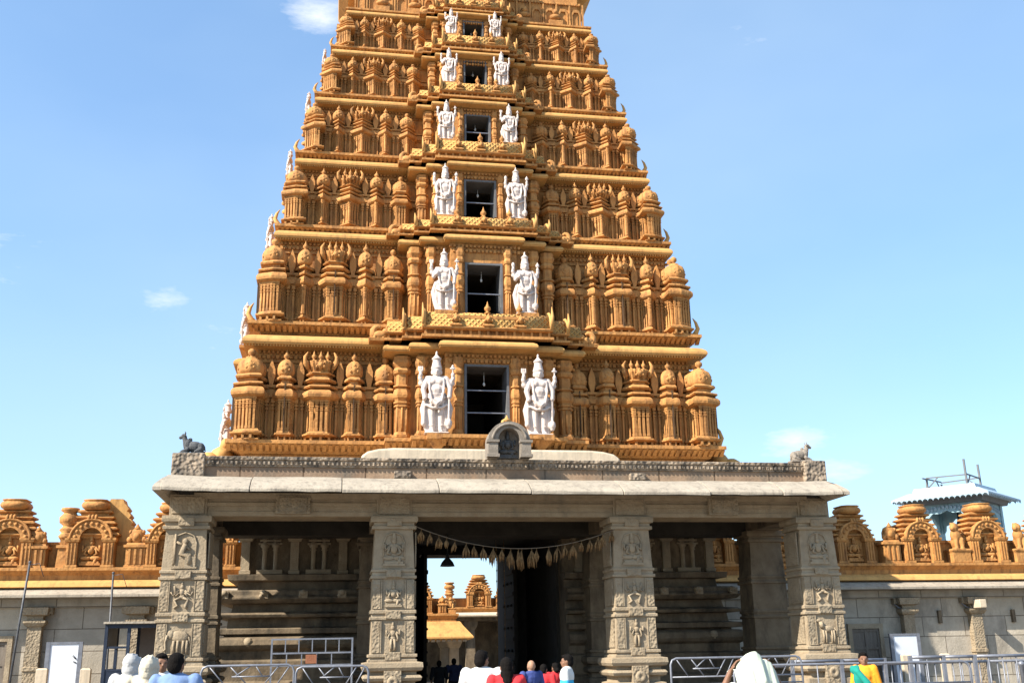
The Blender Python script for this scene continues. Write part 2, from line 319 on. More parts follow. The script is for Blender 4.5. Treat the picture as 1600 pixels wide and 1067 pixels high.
def mini(kind, W, D, H, plan='oct', low=False):
    """one aedicule: moulded foot, ring of small columns, rounded eave, neck, crowning form"""
    mb = MB(); P = bay_plan(W, D, plan); h = H; w = W
    mb.stack(P, [(0, -.02*w), (.012*h, -.02*w), (.014*h, -.17*w), (.046*h, -.17*w), (.048*h, -.05*w), (.066*h, .07*w), (.082*h, .075*w), (.086*h, -.01*w), (.112*h, -.045*w), (.118*h, -.12*w)])
    mb.stack(P, [(.1*h, -.235*w), (.46*h, -.235*w)])
    pts = []
    n = len(P)
    for i in range(n-1):
        a = Vector(P[i]); b = Vector(P[i+1]); L = (b-a).length
        if a.y > 0 and b.y > 0: continue
        k = max(1, round(L/(.14*w)))
        for j in range(k):
            t = (j+.5)/k; q = a.lerp(b, t)
            if q.y > -.04: continue
            pts.append((q.x, q.y, math.atan2(b.y-a.y, b.x-a.x)))
    cw = .07*w
    for x, y, ang in pts[::2]: mb.box(x-cw*.5, x+cw*.5, y+.02*w, y+.10*w, .01*h, .05*h)
    for x, y, ang in pts:
        c = MB(); e = cw/2
        c.box(-e*1.25, e*1.25, 0, cw*1.5, .116*h, .145*h); c.box(-e, e, .1*cw, cw*1.2, .145*h, .40*h)
        for z0, z1, k in ((.335, .347, 1.3), (.353, .366, 1.05), (.372, .386, 1.45), (.392, .405, 1.2), (.410, .425, 1.6), (.430, .456, 1.85)): c.box(-e*k, e*k, -.1*cw*k, cw*1.2, z0*h, z1*h)
        mb.join(c, T(x, y, 0) @ ZR(ang) @ T(0, .05*w, 0))
    mb.stack(P, [(.452*h, -.04*w), (.462*h, .05*w), (.475*h, .10*w), (.50*h, .115*w), (.525*h, .10*w), (.545*h, .05*w), (.56*h, -.03*w), (.565*h, -.10*w), (.578*h, -.11*w),
                 (.58*h, .03*w), (.592*h, .055*w), (.606*h, .03*w), (.615*h, -.06*w), (.622*h, -.12*w)])
    yc = -D*.80
    if kind == 'narrow':
        mb.stack(P, [(.62*h, -.17*w), (.665*h, -.17*w), (.668*h, -.03*w), (.68*h, -.01*w), (.70*h, -.05*w), (.715*h, -.15*w)])
        r = .315*w; yy = min(yc, -r*.3)
        mb.lathe([(.71*h, r*.7), (.725*h, r*1.0), (.75*h, r*1.10), (.80*h, r*1.12), (.845*h, r*.98), (.875*h, r*.72), (.895*h, r*.40)], 24, (0, yc*.8, 0), 8, .07)
        gavaksha(mb, (0, yc*.8-r*1.02, .79*h), r*.62, .06*w)
        finial(mb, (0, yc*.8, .885*h), r*.40, .125*h)
    elif kind == 'big':
        mb.stack(P, [(.62*h, -.17*w), (.65*h, -.17*w), (.652*h, -.04*w), (.668*h, .01*w), (.685*h, -.01*w), (.70*h, -.09*w), (.715*h, -.15*w), (.735*h, -.15*w),
                     (.737*h, -.07*w), (.75*h, -.05*w), (.765*h, -.10*w)])
        mb.stack(P, [(.765*h, -.15*w), (.80*h, -.12*w), (.85*h, -.07*w), (.882*h, -.06*w), (.89*h, -.1*w)])
        for k in range(7):      # flaring ribs of the crown
            t = (k-3)/3; x = t*.33*w; mb.tube([(x, -D*.86+abs(t)*D*.25, .77*h), (x*1.1, -D*.92+abs(t)*D*.25, .83*h), (x*1.25, -D*1.0+abs(t)*D*.25, .885*h)], [.03*w, .036*w, .045*w], 6)
        gavaksha(mb, (0, -D*1.0, .83*h), .13*w, .06*w)
        for sx in (-1, 1): mb.tube([(sx*.36*w, -D*.7, .80*h), (sx*.45*w, -D*.75, .86*h), (sx*.46*w, -D*.75, .93*h), (sx*.38*w, -D*.75, .985*h)], [.06*w, .07*w, .055*w, .015*w], 8)
        for x in (-.2*w, 0, .2*w): finial(mb, (x, -D*.72, .885*h), .065*w, .125*h)
    else:   # corner: ribbed square dome
        mb.stack(P, [(.62*h, -.15*w), (.66*h, -.15*w), (.663*h, -.03*w), (.68*h, 0), (.70*h, -.04*w), (.712*h, -.12*w)])
        r = .365*w
        mb.lathe([(.70*h, r*.9), (.72*h, r*1.1), (.75*h, r*1.16), (.81*h, r*1.16), (.855*h, r*.98), (.885*h, r*.62), (.895*h, r*.5), (.905*h, r*.52)], 32, (0, -r*.95, 0), 8, .055)
        gavaksha(mb, (0, -r*2.0, .79*h), r*.40, .05*w)
        for sx in (-1, 1):
            q = MB(); gavaksha(q, (0, 0, 0), r*.40, .05*w); mb.join(q, T(sx*r*1.05, -r*.95, .79*h) @ ZR(sx*pi/2))
        mb.lathe([(0, .05*w), (.01*h, .12*w), (.02*h, .05*w), (.035*h, .06*w), (.055*h, .13*w), (.085*h, .13*w), (.105*h, .06*w), (.11*h, .01)], 12, (0, -r*.95, .895*h))
    return mb
def column(mb, x, y, w, z0, z1, bracket=True):    # tall half column of the central bay
    h = z1-z0; P = [(x-w/2, y+.05), (x-w/2, y-w*.45), (x-w*.28, y-w*.7), (x+w*.28, y-w*.7), (x+w/2, y-w*.45), (x+w/2, y+.05)]
    z = lambda t: z0+t*h
    mb.stack(P, [(z(0), .02*w), (z(.03), .02*w), (z(.05), .12*w), (z(.075), .14*w), (z(.08), .02*w), (z(.11), -.03*w), (z(.115), -.1*w), (z(.40), -.1*w), (z(.405), .02*w), (z(.42), .02*w), (z(.425), -.06*w),
        (z(.44), -.06*w), (z(.445), .04*w), (z(.465), .04*w), (z(.47), -.06*w), (z(.49), -.02*w), (z(.51), .07*w), (z(.54), .11*w), (z(.57), .08*w), (z(.61), 0), (z(.615), -.08*w), (z(.63), -.08*w), (z(.64), .08*w), (z(.655), .06*w),
        (z(.66), -.12*w), (z(.79), -.12*w), (z(.80), .02*w), (z(.83), .1*w), (z(.86), .02*w), (z(.87), -.06*w), (z(.9), .05*w), (z(.92), .12*w), (z(.95), .12*w), (z(.955), .05*w), (z(1.0), .05*w)])
    for dx in (-.3, 0, .3): mb.tube([(x+dx*w, y-w*.62+abs(dx)*w*.25, z(.12)), (x+dx*w, y-w*.62+abs(dx)*w*.25, z(.40))], .075*w, 6)

# ------------------------------------------------------------------ temple tower (gopuram)
YC = 30.0
LZ = [6.58, 9.74, 12.66, 15.06, 17.17, 18.97, 20.50]          # top of the ledge each tier stands on
LW = [6.42, 6.08, 5.56, 5.13, 4.68, 4.27, 3.87]
LY = [25.73, 26.05, 26.58, 26.98, 27.38, 27.72, 28.02]
CW = [0, 6.12, 5.51, 5.08, 4.62, 4.20, 3.82]; CY = [0, 25.99, 26.52, 26.91, 27.31, 27.67, 28.01]
CZ = [0, 9.24, 12.36, 14.72, 16.90, 18.74, 20.34]
B0 = [2.42, 2.06, 1.80, 1.58, 1.42, 1.28, 1.2]
DOOR = [(.53, 6.68, 8.50), (.46, 10.02, 11.40), (.41, 13.02, 14.08), (.34, 15.50, 16.35), (.31, 17.64, 18.37), (.28, 19.50, 19.96)]
STH = [2.12, 1.75, 1.59, 1.30, 1.20, .95]; STX = [1.29, 1.07, .98, .90, .78, .67]; STZ = [6.62, 9.90, 12.80, 15.31, 17.40, 19.26]
ORD = ['lowest', 'second', 'third', 'fourth', 'fifth', 'sixth']
def tower_plan(hw, yf, b0, s, inset=0):
    b1, b2 = b0*.76, b0*.48; p = [.50*s, .80*s, 1.06*s]; yb = 2*YC-yf; sb = .42*s; sd = 1.7*s
    return [(-hw, yf), (-b0, yf), (-b0, yf-p[0]), (-b1, yf-p[0]), (-b1, yf-p[1]), (-b2, yf-p[1]), (-b2, yf-p[2]), (b2, yf-p[2]), (b2, yf-p[1]), (b1, yf-p[1]), (b1, yf-p[0]), (b0, yf-p[0]), (b0, yf), (hw, yf),
            (hw, YC-sd), (hw+sb, YC-sd), (hw+sb, YC+sd), (hw, YC+sd), (hw, yb), (-hw, yb), (-hw, YC+sd), (-hw-sb, YC+sd), (-hw-sb, YC-sd), (-hw, YC-sd)]
tower = thing('temple_tower', 'huge stepped ochre temple tower crowded with carved pilasters and small domes, on the stone gateway', 'temple tower', (0, 26, 0))
TO = T(0, -26, 0)
def tnew(name, mb, m, parent, bevel=0):      # geometry written in world metres, stored relative to its parent
    off = parent.matrix_basis.translation.copy(); p = parent.parent
    while p: off += p.matrix_basis.translation; p = p.parent
    q = MB(); q.join(mb, T(*(-off))); return new(name, q, m, parent, bevel=bevel)

for i in range(6):
    s = LW[i]/6.42; L = LZ[i]; Cb = CZ[i+1]; yl = LY[i]; W = [6.28, 5.85, 5.36, 4.92, 4.47, 4.07][i]; H = Cb-.17*s-L
    D = .62*s; yu = yl+.15*s; yw = yu+D; b0 = B0[i]; b1, b2 = b0*.76, b0*.48; p = [.50*s, .80*s, 1.06*s]
    hw = W-.47*s; yb = 2*YC-yw; d, dz0, dz1 = DOOR[i]
    # wall core with the doorway left open through it
    m = MB(); top = Cb+.02
    m.box(-hw, -d-.02, yw, yb, L-.02, top); m.box(d+.02, hw, yw, yb, L-.02, top); m.box(-d-.03, d+.03, yw+3.2, yb-.02, L-.021, top-.01)
    m.box(-d-.03, d+.03, yw-.004, yb-.03, dz1, top-.02); m.box(-d-.03, d+.03, yw-.003, yb-.04, L-.022, dz0)
    for k, (bb, pp) in enumerate(((b0, p[0]), (b1, p[1]), (b2, p[2]))):
        e = .003*(k+1)
        for sx in (-1, 1):
            x0, x1 = sorted((sx*(d+.02+e), sx*(bb-.10*s))); m.box(x0, x1, yw-pp, yw+.1, L-.02-e, top-e)
        m.box(-d-.04-e, d+.04+e, yw-pp+e, yw+.12, dz1+e, top-e-.01); m.box(-d-.04-e, d+.04+e, yw-pp+e, yw+.11, L-.03, dz0-e)
    for sx in (-1, 1): x0, x1 = sorted((sx*(hw-.1), sx*(hw+.42*s))); m.box(x0, x1, YC-1.55*s, YC+1.55*s, L-.02, top-.01)
    # continuous eave of the recessed wall, thin paired columns, leaf panels between the shrines
    frac = [.935, .805, .668, .532, .405]; wid = [.120, .092, .138, .092, .10]
    gaps = []
    for k in range(4):
        a = W*(frac[k]-wid[k]/2); b = W*(frac[k+1]+wid[k+1]/2); gaps.append((a+b)/2)
    cwn = .05*s
    def strip(mm, xa, xb, y):
        for z0, z1, o in ((.07, .085, .10), (.45, .47, .05), (.47, .52, .12), (.52, .55, .08), (.575, .60, .08)):
            mm.box(xa, xb, y-o*s, y+.05, L+z0*H, L+z1*H)
    for sx in (-1, 1):
        xa, xb = sorted((sx*(b0-.1), sx*hw)); strip(m, xa, xb, yw)
        for gx in gaps:
            for dx in (-.075*s, .075*s):
                x = sx*gx+dx; yq = yw-.24*s; m.box(x-cwn/2, x+cwn/2, yq-.09*s, yq+.02, L+.02*H, L+.44*H)
                for za, zb, kq in ((.34, .355, .7), (.375, .39, .8), (.41, .45, .95), (.06, .085, .8)): m.box(x-cwn*kq, x+cwn*kq, yq-.12*s, yq+.02, L+za*H, L+zb*H)
            m.box(sx*gx-.15*s, sx*gx+.15*s, yw-.24*s, yw+.02, L+.0*H, L+.60*H)
            for za, zb, oq in ((.45, .47, .04), (.47, .52, .12), (.52, .55, .07), (.575, .60, .08)): m.box(sx*gx-.19*s, sx*gx+.19*s, yw-.24*s-oq*s, yw, L+za*H+.002, L+zb*H+.002)
            r = .10*s; z = L+.60*H; q = .26*H
            m.prism([(sx*gx-r*.45, z), (sx*gx+r*.45, z), (sx*gx+r*.5, z+.06*q), (sx*gx+r*.95, z+.35*q), (sx*gx+r*.9, z+.62*q), (sx*gx+r*.35, z+.88*q), (sx*gx, z+q*1.05), (sx*gx-r*.35, z+.88*q), (sx*gx-r*.9, z+.62*q), (sx*gx-r*.95, z+.35*q), (sx*gx-r*.5, z+.06*q)], yw-.32*s, yw+.02)
    # frieze under the cornice: little blocks with drops, then scallops
    st = .115*s; nf = int((2*W)/st)
    for k in range(nf):
        x = -W+st*(k+.5)
        if abs(x) > hw: continue
        yy = yw - (p[2] if abs(x) < b2 else p[1] if abs(x) < b1 else p[0] if abs(x) < b0-.1 else 0)
        cf = Cb-.26*s if abs(x) < b0-.1 else Cb
        m.box(x-st*.27, x+st*.27, yy-.07*s, yy+.02, cf-.26*s, cf-.19*s)
        if k % 2 == 0: m.box(x-st*.35, x+st*.35, yy-.05*s, yy+.02, cf-.40*s, cf-.31*s); m.ell((x+st, yy-.03*s, cf-.36*s), (st*.5, .05*s, .05*s), 6)
    m.box(-hw, hw, yw-.05*s, yw+.02, L+.865*H, L+.88*H)
    tier = tnew('tier', m, M['ochre'], tower); tier['label'] = ORD[i]+' tier of the tower'
    # ledge with petals
    m = MB(); pl = tower_plan(LW[i], yl, b0+.15*s, s)
    m.stack(pl, [(L-.56*s, -.50*s), (L-.30*s, -.46*s), (L-.285*s, -.34*s), (L-.22*s, -.30*s), (L-.13*s, -.10*s), (L-.085*s, 0), (L, 0), (L+.004, -.02)])
    st = .15*s; k = 0
    for a, b in zip(pl[:13], pl[1:14]):
        if abs(a[1]-b[1]) > .01: continue
        n = int((b[0]-a[0])/st)
        for j in range(n):
            x = a[0]+(j+.5)*(b[0]-a[0])/n; e = st*.34; y = a[1]
            m.add([(x-e, y+.26*s-.03, L-.25*s), (x+e, y+.26*s-.03, L-.25*s), (x+e*.8, y+.025*s, L-.115*s), (x-e*.8, y+.025*s, L-.115*s),
                   (x-e, y+.34*s, L-.23*s), (x+e, y+.34*s, L-.23*s), (x+e*.8, y+.12*s, L-.10*s), (x-e*.8, y+.12*s, L-.10*s)], [(0,1,2,3),(0,4,5,1),(3,2,6,7),(0,3,7,4),(1,5,6,2)])
    tnew('ledge', m, M['ochre'], tier)
    # cornice of the wings, and the lower stepped cornice of the central bay
    prf = lambda C: [(C-.20*s, -.62*s), (C-.19*s, -.42*s), (C-.15*s, -.12*s), (C-.14*s, -.03*s), (C-.10*s, -.02*s), (C-.09*s, 0), (C-.03*s, 0), (C+.03*s, -.03*s), (C+.10*s, -.12*s), (C+.14*s, -.22*s), (C+.15*s, -.26*s), (C+.155*s, -.44*s), (C+.22*s, -.46*s)]
    m = MB(); C = Cb; pl = tower_plan(CW[i+1], CY[i+1], b0, s)
    m.stack([pl[0]]+pl[13:], [(z_, o_+.05*s) for z_, o_ in prf(C)])
    st = .075*s; k = 0
    while k*st < 2*CW[i+1]-.1:
        x = -CW[i+1]+.05+k*st; k += 1
        if abs(x) > b0: m.box(x-st*.28, x+st*.28, CY[i+1]+.02*s, CY[i+1]+.09*s, C-.185*s, C-.135*s)
    tnew('cornice', m, M['ochre_light'], tier)
    m = MB(); q = tower_plan(CW[i+1], CY[i+1], b0+.22*s, s)[1:13]; q[0] = (q[0][0], CY[i+1]+.7*s); q[-1] = (q[-1][0], CY[i+1]+.7*s)
    Cb0 = Cb-.26*s; m.stack(q, [(Cb0+(z_-Cb0)*.78+.0*s, o_) for z_, o_ in prf(Cb0)])
    tnew('bay_cornice', m, M['ochre_light'], tier)
    # shrines: front, then sides
    pk = 'oct' if i < 1 else 'dia'
    meshes = {}
    for key, wf, pp in (('corner', wid[0], 'oct' if i < 3 else 'dia'), ('narrow', wid[1], pk), ('big', wid[2], 'oct' if i < 2 else 'dia')):
        q = mini(key, W*wf, D, H*.955, pp)
        if i < 2 and not (i == 0 and key == 'big') and not (i == 1 and key == 'narrow'):    # dark joint running up the face
            q.cur = 1; ww = W*wf; q.box(-.011*s, .011*s, -D-.07*ww, -D+.02, .06*H, .60*H); q.cur = 0
        meshes[key] = q.mesh('mini_shrine', [M['ochre'], M['joint']])
    for sx in (-1, 1):
        for k, key in enumerate(('corner', 'narrow', 'big', 'narrow', 'corner')):
            o = new('mini_shrine', meshes[key], None, tier, (sx*W*frac[k], yw-26, L))
            if k == 4: o.scale = (.85, .9, .97)
    for sx in (-1, 1):
        xs = sx*(W-D-.0)
        for k, (fy, key) in enumerate(((.80, 'narrow'), (.62, 'big'), (-.62, 'big'), (-.80, 'narrow'), (-.95, 'corner'), (.95, 'corner'))):
            yy = YC-fy*(YC-yl-.1)
            o = new('mini_shrine', meshes[key], None, tier, (xs, yy-26, L), rotz=sx*pi/2)
    # central bay columns and door jambs
    for sx in (-1, 1):
        m = MB(); column(m, sx*(b0+b1)/2, yw-p[0], (b0-b1)*.66, L, Cb-.44*s); tnew('bay_column', m, M['ochre'], tier)
        m = MB(); w_ = (b2-d)*.34; column(m, sx*(d+.08*s+w_*.6), yw-p[2], w_, L, Cb-.54*s); tnew('door_pilaster', m, M['ochre'], tier)
        m = MB(); w_ = (b1-b2)*.38; column(m, sx*(b1-.5*w_-.06*s), yw-p[1], w_, L, Cb-.5*s); tnew('bay_column', m, M['ochre'], tier)
    m = MB(); y0 = yw-p[2]; fr = .035*s+.012
    for sx in (-1, 1): x0, x1 = sorted((sx*(d-fr*.3), sx*(d+fr))); m.box(x0, x1, y0-.035, y0+.75, dz0, dz1+fr)
    m.box(-d-fr+.004, d+fr-.004, y0-.031, y0+.74, dz1-fr*.3, dz1+fr-.004)
    nb = [2, 1, 1, 1, 0, 0][i]
    df = tnew('door_frame', m, M['frame'], tier)
    m = MB()
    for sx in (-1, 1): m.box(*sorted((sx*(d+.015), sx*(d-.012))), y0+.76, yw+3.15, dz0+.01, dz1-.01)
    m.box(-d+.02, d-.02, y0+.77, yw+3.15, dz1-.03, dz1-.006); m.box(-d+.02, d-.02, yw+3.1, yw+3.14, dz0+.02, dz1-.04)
    tnew('shade_lining', m, M['shade_stone'], df)  # added dark sheets, painting the shade inside the doorway
    for k in range(nb):
        m = MB(); z = dz0+(dz1-dz0)*[.34, .66][k] if nb == 2 else dz0+(dz1-dz0)*.42
        m.box(-d, d, y0+.06, y0+.11, z-.014, z+.014); tnew('door_bar', m, M['steel'], df)
    m = MB(); m.tube([(0, y0+.5, dz1), (0, y0+.5, dz1-.17*(dz1-dz0))], .008, 5); m.ell((0, y0+.5, dz1-.19*(dz1-dz0)), (.035, .035, .055), 8); tnew('light_bulb', m, M['lamp_glass'], df)
    # corbel blocks under the guardian figures
    for sx in (-1, 1):
        m = MB(); x = sx*STX[i]; yy = yl-p[1]-.10*s
        m.stack(RECT(x-.22*s, x+.22*s, yy, yy+.6*s), [(L-.40*s, -.14*s), (L-.30*s, -.13*s), (L-.16*s, 0), (L-.10*s, .07*s), (STZ[i]-.01, .07*s), (STZ[i], .05*s)])
        tnew('corbel', m, M['ochre'], tier)
    # horn at the outer corners of the ledge
    for sx in ((-1, 1) if i else (1,)):
        m = MB(); x = sx*(LW[i]-.12*s); y = yl+.35*s
        m.tube([(x-sx*.10*s, y, L-.02), (x+sx*.06*s, y, L+.12*s), (x+sx*.14*s, y, L+.28*s), (x+sx*.09*s, y, L+.46*s), (x+sx*.0*s, y, L+.60*s)], [.075*s, .08*s, .065*s, .045*s, .010*s], 8)
        tnew('horn', m, M['ochre_light'], tier)
    # barrel roof over this tier's bay (its front stands before the next doorway)
    s2 = LW[i+1]/6.42; zt = LZ[i+1]; z0 = Cb0+.16*s; Hh = (STZ[i+1]-.01 if i < 5 else zt+.25)-z0; yf = CY[i+1]-p[2]+.10*s; t = min(1, Hh/.62)
    m = MB(); segs = [(b2*1.42, 0, 1.0), (b0*.88, .22*s, .90), (b0*1.06, .46*s, .80)]
    for hwid, dy, kk in segs[::-1]:
        y = yf+dy; h_ = Hh*kk
        m.box(-hwid-.05, hwid+.05, y-.03*s, y+.7*s, z0, z0+.09*h_); m.box(-hwid+.05, hwid-.05, y+.14*s, y+.66*s, z0+.08*h_, z0+.36*h_)
        npg = int(hwid*2/(.22*s))
        for k in range(npg+1):
            x = -hwid+.06+k*(2*hwid-.12)/npg; m.box(x-.03*s, x+.03*s, y+.05*s, y+.2*s, z0+.08*h_, z0+.30*h_)
        m.stack(RECT(-hwid, hwid, y, y+.66*s), [(z0+.27*h_, -.05*s), (z0+.30*h_, .03*s), (z0+.35*h_, .05*s), (z0+.40*h_, .0)])
    tnew('roof_base', m, M['ochre'], tier)
    m = MB()
    for hwid, dy, kk in segs:
        y = yf+dy; h_ = Hh*kk; r = .64*h_; zc = z0+.36*h_; V = []; n = 14; ry = .33*s
        for x in (-hwid+.03, hwid-.03):
            for j in range(n+1):
                a = pi*j/n; V.append((x, y+ry-cos(a)*ry*1.02, zc+sin(a)**.75*r))
        F = [(j, n+1+j, n+2+j, j+1) for j in range(n)]+[tuple(range(n+1)), tuple(range(n+1, 2*n+2))[::-1]]
        m.add(V, F, True)
    rf = tnew('barrel_roof', m, M['ochre_lattice'], tier)
    for hwid, dy, kk in segs[:2]:
        y = yf+dy; h_ = Hh*kk; r = .66*h_; zc = z0+.36*h_
        for sx in (-1, 1):
            m = MB(); x = sx*(hwid-.02); m.tube([(x, y+.33*s-cos(a)*.36*s, zc+sin(a)**.75*r*1.06) for a in [pi*j/10 for j in range(11)]], .04*s, 6)
            m.tube([(x+sx*.02, y+.0*s, zc+r*.1), (x+sx*.04, y-.06*s, zc+r*.7), (x+sx*.05, y+.06*s, zc+r*1.3)], [.06*s, .045*s, .012*s], 6)
            tnew('roof_rib', m, M['ochre_light'], tier)
    for x in (-b2*.72, 0, b2*.72):
        m = MB(); gavaksha(m, (x, yf-.03*s, z0+.66*Hh), .115*s, .08*s); finial(m, (x, yf+.14*s, z0+.92*Hh), .08*s, .34*s)
        m.stack(RECT(x-.13*s, x+.13*s, yf-.05*s, yf+.2*s), [(z0+.38*Hh, -.02*s), (z0+.42*Hh, .02*s), (z0+.48*Hh, .01*s)]); tnew('roof_finial', m, M['ochre'], tier)
    for sx in (-1, 1):      # curling sea-beast at both ends
        x = sx*(b0*1.13); y = yf+.62*s; z = z0+.06*Hh; m = MB(); k_ = min(.40*s, .62*Hh)
        m.stack(RECT(x-.26*s, x+.26*s, y-.10*s, y+.25*s), [(z0, 0), (z0+.10*Hh, .02*s), (z0+.14*Hh, -.03*s)])
        m.tube([(x+sx*(.9-.13*j)*k_*.62*cos(j*.62-1.2), y, z+.62*k_+(.95-.13*j)*k_*.62*sin(j*.62-1.2)) for j in range(7)], [.24*k_, .24*k_, .22*k_, .19*k_, .16*k_, .12*k_, .06*k_], 8)
        m.ell((x-sx*.05*k_, y-.02, z+.30*k_), (.52*k_, .30*k_, .30*k_), 10); m.ell((x-sx*.42*k_, y-.05*s, z+.55*k_), (.26*k_, .22*k_, .22*k_), 8); m.ell((x-sx*.62*k_, y-.05*s, z+.48*k_), (.16*k_, .13*k_, .09*k_), 8)
        m.ell((x-sx*.45*k_, y-.05*s, z+.78*k_), (.07*k_, .07*k_, .14*k_), 6)
        for dx in (-.3, .25): m.ell((x+dx*k_, y-.08*s, z+.12*k_), (.13*k_, .12*k_, .18*k_), 6)
        tnew('carved_beast', m, M['ochre'], tier)
# attic above the sixth tier
m = MB(); L = LZ[6]; s = LW[6]/6.42; W = 3.6; yw = LY[6]+.45*s
m.box(-W+.1, W-.1, yw, 2*YC-yw, L-.02, L+1.75)
for k in range(-8, 9):
    x = k*.43
    if abs(x) < 1.1: continue
    m.prism([(x-.16, L+.1), (x-.12, L+.1), (x-.12, L+.5), (x-.06, L+.62), (x+.06, L+.62), (x+.12, L+.5), (x+.12, L+.1), (x+.16, L+.1), (x+.16, L+.55), (x+.08, L+.72), (x-.08, L+.72), (x-.16, L+.55)], yw-.05, yw+.02)
    m.box(x+.19, x+.24, yw-.07, yw+.02, L+.02, L+.9)
for k in range(70): x = -W+.05+k*(2*W-.1)/69; m.box(x-.03, x+.03, yw-.08, yw+.02, L+.86, L+.94)
for sx in (-1, 1):
    for q in (1.75, 2.75): m.ell((sx*q, yw-.1, L+.35), (.2, .12, .1), 8); m.ell((sx*q, yw-.12, L+.52), (.09, .1, .1), 8); m.box(sx*q-.22, sx*q+.22, yw-.16, yw, L, L+.22)
tier = tnew('tier', m, M['ochre'], tower); tier['label'] = 'plain top tier with arched panels'
m = MB(); m.stack(tower_plan(LW[6], LY[6], 1.3, s), [(L-.30*s, -.5*s), (L-.28*s, -.34*s), (L-.13*s, -.1*s), (L-.09*s, 0), (L, 0), (L+.004, -.02)]); tnew('ledge', m, M['ochre'], tier)
m = MB(); m.stack(tower_plan(W-.05, LY[6]+.4, 1.2, s), [(L+1.35, .0), (L+1.60, .30), (L+1.67, .32), (L+1.71, .1), (L+1.85, .05)]); tnew('cornice', m, M['ochre_light'], tier)
m = MB(); m.box(-1.1, 1.1, yw-.55, yw+.1, L, L+1.2)
for x in (-.95, -.5, .5, .95): column(m, x, yw-.55, .16, L, L+1.1)
m.stack(RECT(-1.15, 1.15, yw-.7, yw), [(L-.02, -.1), (L+.05, .05), (L+.12, .08), (L+.2, -.05)])
for x in (-.8, -.4, 0, .4, .8): gavaksha(m, (x, yw-.72, L+.26), .10, .06)
tnew('bay_column', m, M['ochre'], tier)
m = MB(); n = 16; V = []
for x in (-3.6, 3.6):
    for j in range(n+1): a = pi*j/n; V.append((x, YC-cos(a)*1.9, L+1.8+sin(a)*2.4))
m.add(V, [(j, n+1+j, n+2+j, j+1) for j in range(n)]+[tuple(range(n+1)), tuple(range(n+1, 2*n+2))[::-1]], True)
rf = tnew('barrel_roof', m, M['ochre_lattice'], tier)
for k in range(7):
    m = MB(); finial(m, (-3.0+k*1.0, YC, L+3.9), .22, 1.2); tnew('roof_finial', m, M['ochre_light'], tier)
# plinth, plaster course and rooftop scrolls at the foot of the tower
m = MB(); m.stack(tower_plan(6.05, 26.1, 2.5, 1.0), [(6.02, 0), (6.15, 0)]); tnew('plinth', m, M['ochre'], tower)
m = MB(); m.box(-6.72, 6.72, 25.25, 34.6, 5.6, 6.06); tnew('plaster_course', m, M['plaster'], tower)
m = MB(); pts = [(-3.15, 5.6), (3.15, 5.6), (3.15, 5.98), (3.0, 6.09), (2.75, 6.15), (2.4, 6.18), (-2.4, 6.18), (-2.75, 6.15), (-3.0, 6.09), (-3.15, 5.98)]
m.prism(pts, 24.45, 25.5); tnew('plaster_coping', m, M['plaster'], tower, bevel=.05)
for sx in (-1, 1):
    m = MB(); x = sx*6.75
    m.ell((x-sx*.15, 27.2, 6.30), (.34, .8, .34), 12); m.ell((x+sx*.12, 26.7, 6.2), (.28, .4, .22), 10); m.ell((x-sx*.25, 26.9, 6.62), (.16, .3, .2), 10)
    tnew('side_scroll', m, M['ochre_light'], tower)
